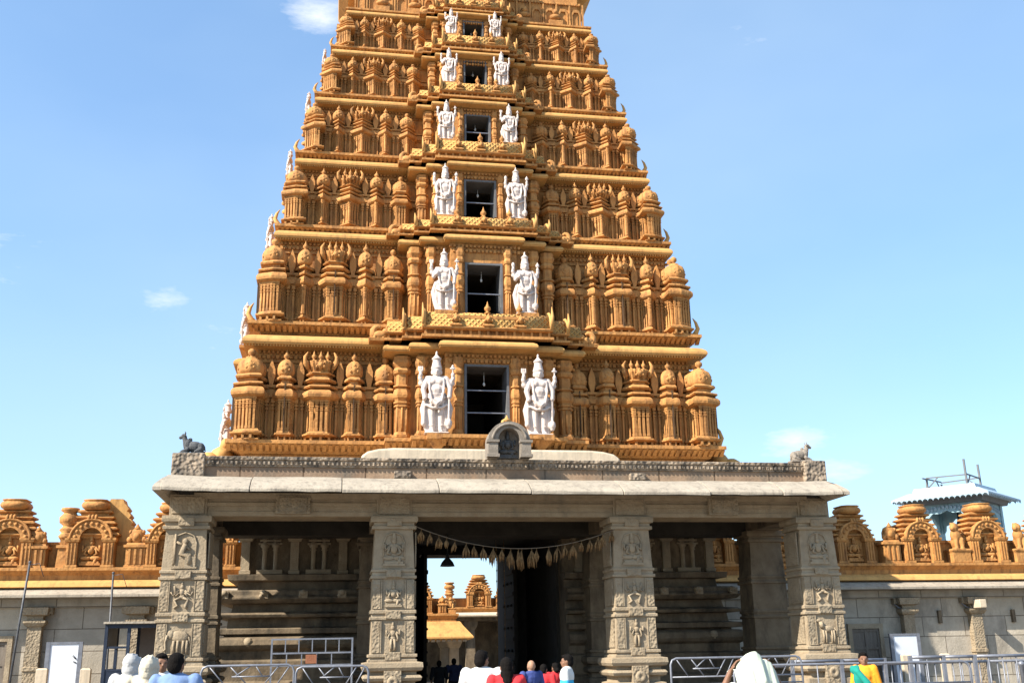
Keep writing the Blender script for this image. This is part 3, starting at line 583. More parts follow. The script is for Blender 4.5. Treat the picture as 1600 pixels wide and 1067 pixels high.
# ------------------------------------------------------------------ carved figures for reliefs and guardians
def rot(ax, a): return Matrix.Rotation(a, 3, ax)
def figure(mb, x, y, z, h, pose='stand', thick=.5):
    """small relief figure h tall, feet at z, front at -y; flattened so it grows out of the panel"""
    e = lambda a, b, r: mb.ell((x+a*h, y, z+b*h), (r[0]*h, thick*min(r)*h, r[1]*h), 8)
    t = lambda P, r: mb.tube([(x+a*h, y-.02*h, z+b*h) for a, b in P], r*h, 6)
    if pose == 'stand':
        e(0, .80, (.075, .085)); e(0, .93, (.05, .09)); e(0, .60, (.12, .12)); e(0, .44, (.11, .09)); t([(-.05, .42), (-.07, .2), (-.05, .02)], .05); t([(.05, .42), (.08, .2), (.07, .02)], .05)
        t([(-.12, .66), (-.24, .55), (-.22, .72)], .035); t([(.12, .66), (.24, .55), (.24, .74)], .035); t([(.11, .62), (.18, .45), (.15, .34)], .035); t([(-.11, .62), (-.17, .46), (-.08, .42)], .035); e(0, .03, (.14, .03))
    elif pose == 'dance':
        e(0, .82, (.07, .08)); e(0, .94, (.045, .07)); e(0, .62, (.11, .13)); e(.02, .45, (.12, .09)); t([(.05, .42), (.24, .36), (.16, .12), (.2, .03)], .05); t([(-.04, .42), (-.25, .34), (-.12, .14), (-.26, .05)], .05)
        for s_ in (-1, 1): t([(s_*.1, .68), (s_*.26, .62), (s_*.28, .86)], .035); t([(s_*.1, .66), (s_*.32, .50), (s_*.40, .64)], .03); t([(s_*.1, .6), (s_*.22, .48)], .03)
    elif pose == 'sit':
        e(0, .74, (.08, .09)); mb.lathe([(.80*h, .085*h), (.84*h, .06*h), (.93*h, .045*h), (.97*h, .05*h), (1.0*h, .01*h)], 8, (x, y, z), sy=thick); e(0, .50, (.12, .14)); e(0, .60, (.20, .07)); e(-.15, .24, (.20, .075)); e(.15, .24, (.20, .075)); t([(.18, .24), (.13, .02)], .055)
        for s_ in (-1, 1): t([(s_*.14, .60), (s_*.26, .46), (s_*.27, .66)], .04); t([(s_*.13, .56), (s_*.2, .38), (s_*.1, .34)], .04)
        mb.box(x-.33*h, x+.33*h, y-.07*h, y+.02, z+.0*h, z+.07*h); mb.box(x-.28*h, x+.28*h, y-.05*h, y+.02, z+.07*h, z+.13*h)
    elif pose == 'elephant':
        thick = .28; e(.06, .60, (.30, .20)); e(.0, .66, (.24, .16)); e(-.28, .68, (.13, .15)); e(-.18, .64, (.07, .13)); t([(-.38, .66), (-.44, .42), (-.41, .20), (-.47, .13)], .038); t([(-.34, .54), (-.43, .47)], .018)
        for a in (-.15, -.01, .17, .30): t([(a, .48), (a-.01, .25), (a, .04)], .048)
        t([(.34, .6), (.40, .35)], .02); e(0, .02, (.42, .03))
    elif pose == 'horse':
        e(.05, .52, (.28, .13)); t([(-.16, .56), (-.24, .80)], .085); e(-.30, .84, (.13, .065)); t([(.28, .56), (.40, .45), (.40, .25)], .03)
        for a in (-.16, -.06, .18, .27): t([(a, .48), (a+.02, .26), (a, .02)], .04)
        e(0, .0, (.40, .03))
    elif pose == 'throne':
        t([(-.28, .1), (-.28, .95)], .03); e(.0, .74, (.085, .09)); t([(.02, .66), (-.1, .38), (.12, .34), (.16, .08)], .09); t([(-.02, .60), (-.24, .72)], .035); t([(0, .62), (.14, .5)], .035)
        mb.box(x+.02*h, x+.32*h, y-.06*h, y, z, z+.30*h); mb.box(x-.3*h, x+.36*h, y-.07*h, y, z-.04*h, z)
def guardian_mesh(style=0):
    """four-armed crowned guardian, 1 unit tall"""
    b = MB(); c = b.chain
    c([(-.055, 0, .42), (-.058, -.005, .22), (-.052, 0, .05)], [.058, .042, .032]); c([(.055, 0, .42), (.058, -.005, .22), (.052, 0, .05)], [.058, .042, .032])
    for s_ in (-1, 1):
        b.ell((s_*.055, -.03, .022), (.028, .06, .022)); b.ell((s_*.058, 0, .10), (.043, .043, .016)); b.ell((s_*.058, 0, .30), (.056, .052, .03))
        c([(s_*.125, .015, .44), (s_*.165, .02, .30), (s_*.135, .02, .14), (s_*.10, .02, .02)], [.034, .042, .042, .036])
        c([(s_*.10, .03, .40), (s_*.125, .03, .2), (s_*.08, .03, .03)], [.05, .062, .05])
    b.box(-.12, .12, .03, .06, .0, .5)
    b.ell((0, 0, .435), (.130, .080, .085)); b.ell((0, -.015, .375), (.118, .075, .07)); b.ell((0, -.025, .515), (.100, .075, .075)); b.ell((0, 0, .60), (.125, .075, .085)); b.ell((0, 0, .645), (.140, .062, .048)); b.ell((0, .03, .22), (.10, .035, .2))
    b.ell((-.047, -.045, .61), (.045, .035, .04)); b.ell((.047, -.045, .61), (.045, .035, .04))
    b.lathe([(.445, .118), (.46, .128), (.475, .118)], 16, sy=.68)
    b.tube([(-.085, -.05, .655), (-.09, -.075, .52), (-.06, -.088, .37), (0, -.09, .31), (.06, -.088, .37), (.09, -.075, .52), (.085, -.05, .655)], .016, 6)
    b.tube([(-.1, -.06, .43), (0, -.105, .335), (.1, -.06, .43)], .02, 6); b.tube([(-.13, -.04, .34), (-.05, -.075, .295), (.05, -.075, .295), (.13, -.04, .34)], .018, 6)
    b.lathe([(.67, .045), (.70, .04)], 12); b.ell((0, -.012, .742), (.060, .058, .064)); b.ell((0, -.070, .735), (.011, .012, .018)); b.ell((0, -.045, .705), (.025, .02, .014))
    for s_ in (-1, 1): b.ell((s_*.058, 0, .735), (.014, .018, .032)); b.ell((s_*.085, .0, .665), (.045, .04, .03))
    b.lathe([(.770, .066), (.785, .072), (.80, .064), (.85, .052), (.885, .046), (.892, .060), (.905, .060), (.915, .044), (.935, .028), (.95, .012), (.962, .016), (.98, .014), (1.0, .002)], 16)
    R = [.046, .038, .029]
    for s_ in (-1, 1):
        c([(s_*.115, 0, .65), (s_*.185, -.01, .595), (s_*.205, -.03, .66)], R); c([(s_*.205, -.03, .66), (s_*.200, -.04, .70)], [.022, .026])
        b.ell((s_*.19, -.01, .60), (.040, .036, .034))
    c([(.12, -.01, .63), (.165, -.04, .53), (.155, -.06, .43)], [.042, .035, .028]); b.ell((.155, -.06, .43), (.032, .03, .028))
    b.tube([(.155, -.06, .43), (.15, -.06, .12)], [.014, .018], 8); b.ell((.148, -.06, .115), (.045, .045, .055)); b.lathe([(.05, .02), (.07, .03)], 8, (.148, -.06, 0))
    if style % 2: c([(-.12, -.01, .63), (-.165, -.04, .53), (-.12, -.09, .56)], [.042, .034, .026]); b.ell((-.11, -.1, .575), (.026, .014, .04))
    else: c([(-.12, -.01, .63), (-.165, -.03, .52), (-.145, -.05, .42)], [.042, .035, .028]); b.ell((-.15, -.06, .41), (.03, .03, .03)); c([(-.15, -.02, .4), (-.16, -.02, .12)], [.02, .035])
    if style in (0, 1):
        for k in (-1, 0, 1): b.tube([(-.20, -.04, .72), (-.20+k*.026, -.04, .755), (-.20+k*.024, -.04, .80)], [.014, .012, .010], 6)
        b.tube([(.20, -.04, .70), (.20, -.04, .80)], .011, 6); b.ell((.20, -.04, .775), (.042, .016, .016)); b.ell((.2, -.04, .80), (.018, .016, .022))
    else:
        b.ell((-.20, -.04, .755), (.030, .022, .046)); b.tube([(.20, -.04, .70), (.195, -.04, .79)], .012, 6); b.ell((.2, -.04, .765), (.034, .018, .034)); b.ell((.2, -.04, .80), (.012, .012, .022))
    b.box(-.15, .15, -.09, .07, -.004, .012)
    return fuse(b, 'guardian_statue', .0075, 0, [M['white']])
gm = [guardian_mesh(k) for k in range(4)]
G = 'white guardian figures beside the tower doorways'
for i in range(6):
    s = LW[i]/6.42; yl = LY[i]
    for sx, side in ((-1, 'left'), (1, 'right')):
        k = [(0, 0), (1, 3), (2, 2), (0, 1), (3, 2), (1, 0)][i][0 if sx < 0 else 1]
        o = new('guardian_statue', gm[k], None, None, (sx*STX[i]-.04, yl-.78*s, STZ[i]), rotz=sx*.05)
        o.scale = (STH[i]*.94, STH[i], STH[i])
        nm = ['lowest', 'second lowest', 'third', 'fourth', 'fifth', 'topmost'][i]
        tag(o, 'white crowned four-armed figure standing %s of the %s tower doorway' % (side, nm), 'statue', G)
for i in range(6):
    s = LW[i]/6.42; h = STH[i]*.80
    for sx, side in ((-1, 'left'), (1, 'right')):
        if sx > 0: continue
        for yy, nm in ((YC-1.15*s, 'front'), (YC+1.15*s, 'back')):
            if nm == 'back': continue
            o = new('side_statue', gm[(i+1) % 4], None, None, (sx*(LW[i]+.30*s), yy, LZ[i]+.02), rotz=sx*pi/2); o.scale = (h, h, h)
            tag(o, 'white figure seen edge-on at the left side of the %s tower tier' % ORD[i], 'statue', 'white figures on the side of the tower')

# ------------------------------------------------------------------ stone gateway porch
porch = thing('stone_porch', 'grey carved granite porch with four square pillars and a broad stone eave, before the tower', 'porch', (0, 21.8, 0))
YF = 21.4
def pillar(cx, poses, front=YF, w=.90, plain=False):
    m = MB(); d = .86; y0 = front; x = cx
    P = RECT(x-w/2, x+w/2, y0, y0+d)
    m.stack(P, [(0, .12), (.5, .12), (.52, .02), (.70, .02), (.72, .10), (.86, .10), (.88, .0), (.98, .0), (1.0, .10), (1.06, .13), (1.10, .10), (1.12, .02), (1.17, .02), (1.19, .12), (1.25, .15), (1.34, .14), (1.36, .02)])
    w2 = .0
    m.stack(P, [(1.35, .03), (1.40, .03), (1.405, .0), (1.44, .0), (1.445, .035), (1.50, .035), (1.505, -.012),
                (2.15, -.025), (2.155, .015), (2.21, .015), (2.215, -.02), (2.27, -.02), (2.275, .01), (2.34, .01), (2.345, -.02),
                (2.95, -.03), (2.955, .01), (3.01, .01), (3.015, -.025), (3.08, -.025), (3.085, .0), (3.14, .0), (3.145, -.03),
                (3.93, -.065), (3.935, .0), (4.0, .0), (4.005, -.04), (4.07, -.04), (4.075, .02), (4.14, .03), (4.20, .02), (4.205, -.09), (4.62, -.09)])
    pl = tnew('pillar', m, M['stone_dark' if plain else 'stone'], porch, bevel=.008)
    if plain: return pl
    # carved panels: side bands, central relief, blocks on the bands
    zs = [(1.53, 2.13, .47), (2.37, 2.93, .47), (3.17, 3.90, .445)]
    for k, ((z0, z1, hw), pose) in enumerate(zip(zs, poses)):
        m = MB(); y = y0+[.014, .022, .045][k]
        if k < 2:
            for sx in (-1, 1):
                xa, xb = sorted((x+sx*(w/2-.04), x+sx*(w/2-.19))); q = MB(); q.box(xa, xb, y-.022, y+.03, z0, z1); tnew('side_band', q, M['stone_carved'], pl)
                q = MB(); q.box(*sorted((x+sx*(w*.5-.20), x+sx*(w*.5-.22))), y-.03, y+.02, z0, z1); tnew('panel_frame', q, M['stone'], pl)
        else:
            m.tube([(x-.21, y-.005, z0+.05), (x-.21, y-.005, z0+.5), (x-.15, y-.005, z0+.64), (x, y-.005, z0+.70), (x+.15, y-.005, z0+.64), (x+.21, y-.005, z0+.5), (x+.21, y-.005, z0+.05)], .016, 6)
            m.box(x-.25, x+.25, y-.03, y+.02, z0, z0+.05)
            tnew('panel_frame', m, M['stone'], pl)
        m = MB(); hh = (z1-z0)*.92; figure(m, x, y-.012, z0+.03, hh, pose, .55)
        tnew('carved_figure', m, M['stone'], pl)
    for z in (1.46, 2.245, 3.05, 4.07): m = MB(); m.box(x-.15, x+.15, y0-.045, y0+.03, z-.075, z+.08); tnew('carved_block', m, M['stone_carved'], pl, bevel=.01)
    m = MB(); m.box(x-.31, x+.31, y0+.05, y0+.12, 4.24, 4.58); tnew('carved_block', m, M['stone_carved'], pl, bevel=.01)
    m = MB(); m.box(x-.17, x+.17, y0-.16, y0+.02, .70, 1.19); tnew('carved_block', m, M['stone_carved'], pl, bevel=.01)
    m = MB(); 
    m.lathe([(0, .02), (.03, .05), (.03, .10), (.0, .12)], 16); q = MB(); q.join(m, T(x, y0-.15, .98) @ Matrix.Rotation(pi/2, 4, 'X'))
    for a in range(8): q.ell((x+.085*cos(a*pi/4), y0-.165, .98+.085*sin(a*pi/4)), (.03, .015, .03), 6)
    tnew('lotus_roundel', q, M['stone'], pl)
    m = MB()   # same carving on the inner flank
    sx = 1 if cx < 0 else -1; fx = x+sx*w/2
    for z0, z1, hw in zs: m = MB(); m.box(*(sorted((fx-.02*sx, fx+.008*sx))), y0+.12, y0+d-.12, z0+.02, z1-.02); tnew('side_band', m, M['stone_carved'], pl)
    return pl
pillar(-6.60, ['elephant', 'dance', 'throne']); pillar(-2.52, ['stand', 'sit', 'sit']); pillar(2.47, ['stand', 'dance', 'sit']); pillar(6.64, ['horse', 'dance', 'sit'])
# rear and inner pillars
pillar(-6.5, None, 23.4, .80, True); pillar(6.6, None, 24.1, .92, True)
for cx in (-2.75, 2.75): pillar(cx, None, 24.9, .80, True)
# beams
m = MB(); m.box(-6.6, 6.6, YF+.14, YF+.95, 4.20, 4.86); m.box(-6.5, 6.5, YF+.10, YF+.2, 4.40, 4.47); m.box(-6.5, 6.5, YF+.06, YF+.2, 4.54, 4.66); m.box(-6.5, 6.5, YF+.12, YF+.2, 4.205, 4.29)
tnew('front_beam', m, M['stone'], porch)
for cx in (-4.56, 4.56, -.0):
    m = MB(); m.box(cx-.34, cx+.34, YF+.03, YF+.15, 4.24, 4.60); m.box(cx-.27, cx+.27, YF+.0, YF+.05, 4.28, 4.56)
    if cx: tnew('carved_block', m, M['stone_carved'], porch)
for cx in (-6.6, -2.6, 2.6, 6.6):
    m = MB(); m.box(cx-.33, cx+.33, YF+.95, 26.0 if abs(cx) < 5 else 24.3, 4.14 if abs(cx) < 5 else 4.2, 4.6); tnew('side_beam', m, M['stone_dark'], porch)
m = MB(); m.box(-6.8, 6.8, YF+.1, 25.98, 4.6, 4.94); tnew('ceiling_slab', m, M['shade_stone'], porch)  # underside darkened in colour to paint the porch shade
m = MB(); m.box(-6.3, 6.3, 24.4, 25.1, 4.12, 4.59); tnew('rear_beam', m, M['shade_stone'], porch)
# eave of long slabs
xs = [-7.0, -5.35, -3.6, -1.7, .15, 2.05, 3.9, 5.5, 6.84]
prof = [(20.40, 4.525), (20.40, 4.590), (20.48, 4.655), (20.75, 4.80), (21.16, 4.93), (21.55, 4.97), (21.55, 4.80), (21.2, 4.72), (20.75, 4.59)]
random.seed(3)
for a, b in zip(xs[:-1], xs[1:]):
    m = MB(); V = []; dy = random.uniform(-.02, .02); dz = random.uniform(-.012, .012); tip = .0
    n = len(prof); st = 6
    for k in range(st+1):
        x = a+.006+(b-a-.012)*k/st; up = max(0, abs(x)-5.6)**2*.018
        for y, z in prof: V.append((x, y+dy+random.uniform(-.008, .008), z+dz+up+random.uniform(-.006, .006)))
    F = []
    for k in range(st):
        for j in range(n): F.append((k*n+j, k*n+(j+1) % n, (k+1)*n+(j+1) % n, (k+1)*n+j))
    F += [tuple(range(n))[::-1], tuple(st*n+j for j in range(n))]
    m.add(V, [f[::-1] for f in F]); tnew('eave_slab', m, M['stone_light'], porch, bevel=.012)
for sx in (-1, 1):      # mitred side eaves
    m = MB(); V = []; up = 1.3**2*.018
    A = [(sx*(6.92+q)-(.02 if sx < 0 else .14), y, z+up) for (y, z), q in zip(prof, [.20, .20, .18, .10, .0, -.05, -.05, .0, .10])]
    # corner piece then side run
    for (x, y, z) in A: V.append((x, y, z))
    for (y, z), q in zip(prof, [.20, .20, .18, .10, .0, -.05, -.05, .0, .10]): V.append((sx*(6.92+q)-(.02 if sx < 0 else .14), 24.6, z))
    V0 = [(sx*(6.85 if sx > 0 else 6.98), y, z+up) for y, z in prof]; V = V0+V; n = len(prof)
    F = []
    for k in range(2):
        for j in range(n): F.append((k*n+j, k*n+(j+1) % n, (k+1)*n+(j+1) % n, (k+1)*n+j))
    F += [tuple(range(n))[::-1], tuple(2*n+j for j in range(n))]
    if sx > 0: F = [f[::-1] for f in F]
    m.add(V, F); tnew('eave_slab', m, M['stone_light'], porch)
# parapet
m = MB(); m.box(-6.86, 6.80, 21.36, 21.8, 4.93, 5.17)
for sx in (-1, 1): x0, x1 = sorted((sx*6.85, sx*6.45)); m.box(x0, x1, 21.5, 24.6, 4.93, 5.30)
par = tnew('parapet', m, M['stone_warm'], porch)
m = MB(); m.stack(RECT(-6.87, 6.82, 21.33, 21.82), [(5.172, 0), (5.29, .02), (5.31, .05), (5.36, .06), (5.37, .04)])
for k in range(150):
    x = -6.8+k*.091; m.box(x-.02, x+.02, 21.285, 21.34, 5.21, 5.275)
tnew('frieze', m, M['stone_frieze'], par)
for x0, x1 in ((-6.95, -6.32), (6.42, 6.92), (-2.55, -2.2), (2.45, 2.8)):
    m = MB(); z1 = 5.42 if abs(x0) > 5 else 5.1; m.box(x0, x1, 21.24, 21.7, 4.95, z1); tnew('end_block', m, M['stone_frieze'], par, bevel=.02)
m = MB(); m.box(-6.7, 6.7, 21.8, 25.9, 4.94, 5.2); tnew('roof_fill', m, M['stone_dark'], porch)
# arched niche on the parapet
m = MB(); cx = -.18; z0 = 5.37; ro = .445; ri = .235; zc = 5.72; n = 14
V = []; F = []
O = [(cx-ro, z0)]+[(cx-ro*cos(pi*j/n), zc+ro*.92*sin(pi*j/n)) for j in range(n+1)]+[(cx+ro, z0)]
I = [(cx-ri, z0)]+[(cx-ri*cos(pi*j/n), zc+ri*1.15*sin(pi*j/n)) for j in range(n+1)]+[(cx+ri, z0)]
k = len(O)
for y in (21.02, 21.5): V += [(x, y, z) for x, z in O]+[(x, y, z) for x, z in I]
for j in range(k-1):
    F += [(j, k+j, k+j+1, j+1), (2*k+j, 2*k+j+1, 3*k+j+1, 3*k+j), (j, j+1, 2*k+j+1, 2*k+j), (k+j, 3*k+j, 3*k+j+1, k+j+1)]
F += [(0, 2*k, 3*k, k), (k-1, 2*k-1, 4*k-1, 3*k-1)]
m.add(V, [f[::-1] for f in F])
for sx in (-1, 1): m.stack(RECT(cx+sx*.35-.10, cx+sx*.35+.10, 20.98, 21.1), [(z0, .03), (z0+.06, .03), (z0+.07, 0), (z0+.3, 0), (z0+.31, .03), (z0+.36, .03)])
m.box(cx-ri-.02, cx+ri+.02, 21.32, 21.5, z0, zc+ri*1.16); m.tube([(cx-ro*.8*cos(a), 21.0, zc+ro*.78*sin(a)) for a in [pi*j/12 for j in range(13)]], .03, 6)
nich = tag(new('niche_shrine', m, M['greystone']), 'small grey arched stone niche standing on the middle of the porch parapet', 'niche')
m = MB(); figure(m, cx, 21.27, z0+.02, .58, 'sit', 1.2); new('seated_figure', m, M['blackstone'], nich)
m = MB(); finial(m, (cx-.02, 21.2, 6.11), .08, .19); m.ell((cx-.10, 21.2, 6.14), (.045, .05, .06)); m.ell((cx+.07, 21.2, 6.13), (.045, .05, .05)); new('niche_finial', m, M['ochre_light'], nich)
# reclining bulls on the parapet ends
def bull():
    b = MB(); b.ell((.08, 0, .20), (.25, .12, .13)); b.ell((-.10, 0, .24), (.12, .11, .14)); b.ell((.26, 0, .18), (.12, .12, .12)); b.chain([(-.14, 0, .28), (-.19, 0, .40)], [.085, .065])
    b.ell((-.22, 0, .44), (.075, .06, .065)); b.ell((-.30, 0, .41), (.05, .04, .04)); b.ell((-.03, 0, .36), (.06, .05, .05))
    for s_ in (-1, 1): b.tube([(-.18, s_*.045, .48), (-.17, s_*.065, .53), (-.19, s_*.05, .57)], [.018, .014, .006], 6); b.ell((-.16, s_*.08, .45), (.03, .03, .018)); b.chain([(-.08, s_*.1, .12), (-.24, s_*.1, .07), (-.14, s_*.11, .05)], [.05, .035, .03]); b.chain([(.28, s_*.11, .12), (.14, s_*.14, .07)], [.06, .035])
    b.chain([(.37, 0, .2), (.39, .05, .1), (.30, .12, .06)], [.02, .015, .02]); b.tube([(-.17, -.08, .30), (-.21, 0, .25), (-.17, .08, .30)], .018, 6)
    b.box(-.30, .40, -.16, .16, -.01, .05)
    return fuse(b, 'bull_statue', .012, 1)
bm = bull(); b2m = bm.copy(); bm.materials.append(M['blackstone']); b2m.materials.append(M['greystone'])
o = new('bull_statue', bm, [None], None, (-6.64, 21.55, 5.42)); o.scale = (.72, .8, .88); tag(o, 'dark reclining bull statue facing left on the left end of the porch parapet', 'statue', 'bull statues on the porch parapet')
o = new('bull_statue', b2m, [None], None, (6.52, 21.55, 5.42), rotz=pi); o.scale = (.72, .8, .84); tag(o, 'pale weathered bull statue facing right on the right end of the parapet', 'statue', 'bull statues on the porch parapet')

# ------------------------------------------------------------------ moulded stone base of the tower with the passage
PR = [(0, .75), (.9, .75), (.95, .62), (1.38, .62), (1.42, .46), (1.60, .46), (1.66, .58), (1.74, .64), (1.86, .60), (1.92, .50), (1.93, .32), (1.97, .32), (1.98, .54), (2.10, .54), (2.13, .28), (2.33, .25), (2.35, .52), (2.42, .55), (2.46, .45), (2.48, .20),
      (2.66, .16), (2.68, .46), (2.76, .55), (2.80, .55), (2.86, .46), (2.94, .44), (2.98, .40), (2.99, .10), (3.18, .08), (3.2, .30), (3.34, .32), (3.36, 0), (5.7, 0)]
ZB = 33.8
for sx in (-1, 1):
    m = MB(); V = []; F = []
    for z, o_ in PR: V += [(sx*1.95, 26.0-o_, z), (sx*(5.85+o_), 26.0-o_, z), (sx*(5.85+o_), ZB, z), (sx*1.95, ZB, z)]
    for k in range(len(PR)-1):
        for j in range(4): F.append((k*4+j, k*4+(j+1) % 4, k*4+4+(j+1) % 4, k*4+4+j))
    F += [(3, 2, 1, 0), tuple(len(V)-4+j for j in range(4))]
    m.add(V, F if sx > 0 else [f[::-1] for f in F])
    base = tnew('stone_base', m, M['stone_dark'], tower, bevel=.012)
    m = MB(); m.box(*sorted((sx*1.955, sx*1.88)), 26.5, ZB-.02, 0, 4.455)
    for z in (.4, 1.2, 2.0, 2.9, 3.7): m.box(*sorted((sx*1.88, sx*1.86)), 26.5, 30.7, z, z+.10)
    tnew('passage_shade_lining', m, M['shade_stone'], base)  # added dark facing; passage shade painted into its colour
    nx = 7
    m = MB()
    for k in range(nx):    # wall pilasters of the niche storey, figures and small columns between
        x = sx*(2.35+k*.575); y = 26.0
        if k % 2 == 0: m.stack(RECT(x-.10, x+.10, y-.14, y+.05), [(3.36, .03), (3.44, .03), (3.45, 0), (4.12, 0), (4.13, .05), (4.2, .08), (4.3, .08)])
        else:
            for dx in (-.13, .13): m.lathe([(3.4, .08), (3.46, .085), (3.48, .055), (3.9, .055), (3.92, .08), (3.96, .06), (4.0, .10), (4.06, .11), (4.1, .06), (4.25, .07)], 10, (x+dx, y-.07, 0))
            m.box(x-.30, x+.30, y-.16, y+.05, 3.36, 3.46); m.box(x-.28, x+.28, y-.14, y+.05, 4.05, 4.09); m.box(x-.25, x+.25, y-.15, y+.05, 4.12, 4.17)
    m.box(*sorted((sx*1.96, sx*5.84)), 25.80, 26.05, 4.30, 4.42)
    tnew('wall_pilaster', m, M['stone'], base)
    for k in range(5):
        m = MB(); x = sx*(2.6+k*.9); m.box(x-.10, x+.10, 25.42, 25.6, 2.78, 2.94); m.ell((x, 25.44, 2.90), (.09, .07, .07), 8); m.ell((x-.06, 25.42, 2.83), (.05, .05, .05), 6); tnew('carved_block', m, M['stone'], base)
    m = MB(); m.ell((sx*5.6, 25.42, 1.8), (.12, .08, .11), 8); tnew('carved_block', m, M['stone'], base)
m = MB(); m.box(-1.94, 1.94, 26.3, ZB-.01, 4.46, 5.69); m.box(-2.3, 2.3, 25.9, 26.3, 4.2, 5.6); tnew('passage_lintel', m, M['shade_stone'], tower)  # lintel colour also holds the painted passage shade
# inner portal with tall open door leaves
m = MB()
for sx in (-1, 1): x0, x1 = sorted((sx*1.94, sx*1.25)); m.box(x0, x1, 30.8, 32.2, 0, 4.46)
m.box(-1.25, 1.25, 30.9, 32.1, 4.22, 4.46); tnew('portal_frame', m, M['shade_stone'], tower)
for sx in (-1, 1):
    m = MB(); x = sx*1.28
    m.box(*sorted((x, x-sx*.09)), 28.9, 30.78, .15, 4.1)
    for z in (.6, 1.2, 1.8, 2.4, 3.0, 3.6): m.box(*sorted((x-sx*.085, x-sx*.12)), 28.92, 30.76, z-.05, z+.05)
    for y in (29.2, 29.8, 30.4):
        for z in (.9, 1.5, 2.1, 2.7, 3.3): m.ell((x-sx*.11, y, z), (.04, .04, .04), 6)
    tnew('door_leaf', m, M['dark'], tower)
m = MB()
for x in (.42, .62):
    m.tube([(x, 27.0, 4.4), (x+.02, 27.0, 2.6), (x, 27.0, 1.0)], .008, 5)
    for k in range(12): m.ell((x+.01, 27.0, 4.3-k*.27), (.016, .016, .03), 6)
tag(new('lamp_string', m, M['dried']), 'two hanging strings of small beads down the dark passage', 'string')
# hanging shade lamp in the passage
lamp = thing('pendant_lamp', 'black cone-shaped pendant lamp hanging in the gateway against the sky', 'lamp', (-1.16, 24.0, 3.38))
m = MB(); m.tube([(0, 0, .28), (0, 0, .76)], .012, 6); new('lamp_cord', m, M['black'], lamp)
m = MB(); m.lathe([(0, .165), (.02, .162), (.09, .13), (.15, .08), (.19, .04), (.28, .03)], 20); new('lamp_shade', m, M['black'], lamp)
# garland of dried leaf bunches
gl = thing('dried_garland', 'sagging cord hung with dried brown leaf bunches between the two middle pillars', 'garland', (0, 21.36, 3.6))
xa, za, xb, zb = -2.08, 3.98, 2.10, 3.93
cz = lambda t: za+(zb-za)*t-.42*4*t*(1-t)
m = MB(); m.tube([(xa+(xb-xa)*t/24, 21.36, cz(t/24)) for t in range(25)], .009, 5); tnew('garland_cord', m, M['cord'], gl)
px = [(-1.98, .30), (-1.80, .30), (-1.62, .36), (-1.46, .26), (-1.29, .26), (-1.06, .40), (-.90, .26), (-.71, .34), (-.50, .42), (-.32, .34), (-.14, .44), (.02, .30), (.09, .46), (.30, .44), (.40, .36), (.66, .34), (.85, .38), (1.00, .30), (1.18, .32), (1.36, .28), (1.54, .30), (1.72, .32), (1.82, .26), (2.02, .3)]
random.seed(11)
for x, ln in px:
    t = (x-xa)/(xb-xa); z = cz(max(0, min(1, t))); m = MB(); ln *= random.uniform(.7, 1.1); tw = random.uniform(-.25, .25)
    m.tube([(x, 21.36, z), (x+.01, 21.36, z-.05)], .006, 4)
    for k in range(random.randint(7, 14)):
        a = random.uniform(-.30, .30); b_ = random.uniform(-.2, .2); l2 = ln*random.uniform(.7, 1.0); w = random.uniform(.012, .022)
        p0 = Vector((x, 21.36, z-.04)); p1 = p0+Vector((a*.9, b_, -.55))*l2; p2 = p0+Vector((a*.95+tw*.5, b_*.6, -1.0))*l2
        m.tube([p0, p1, p2], [.005, w, .003], 4)
    tnew('leaf_bunch', m, M['dried'], gl)

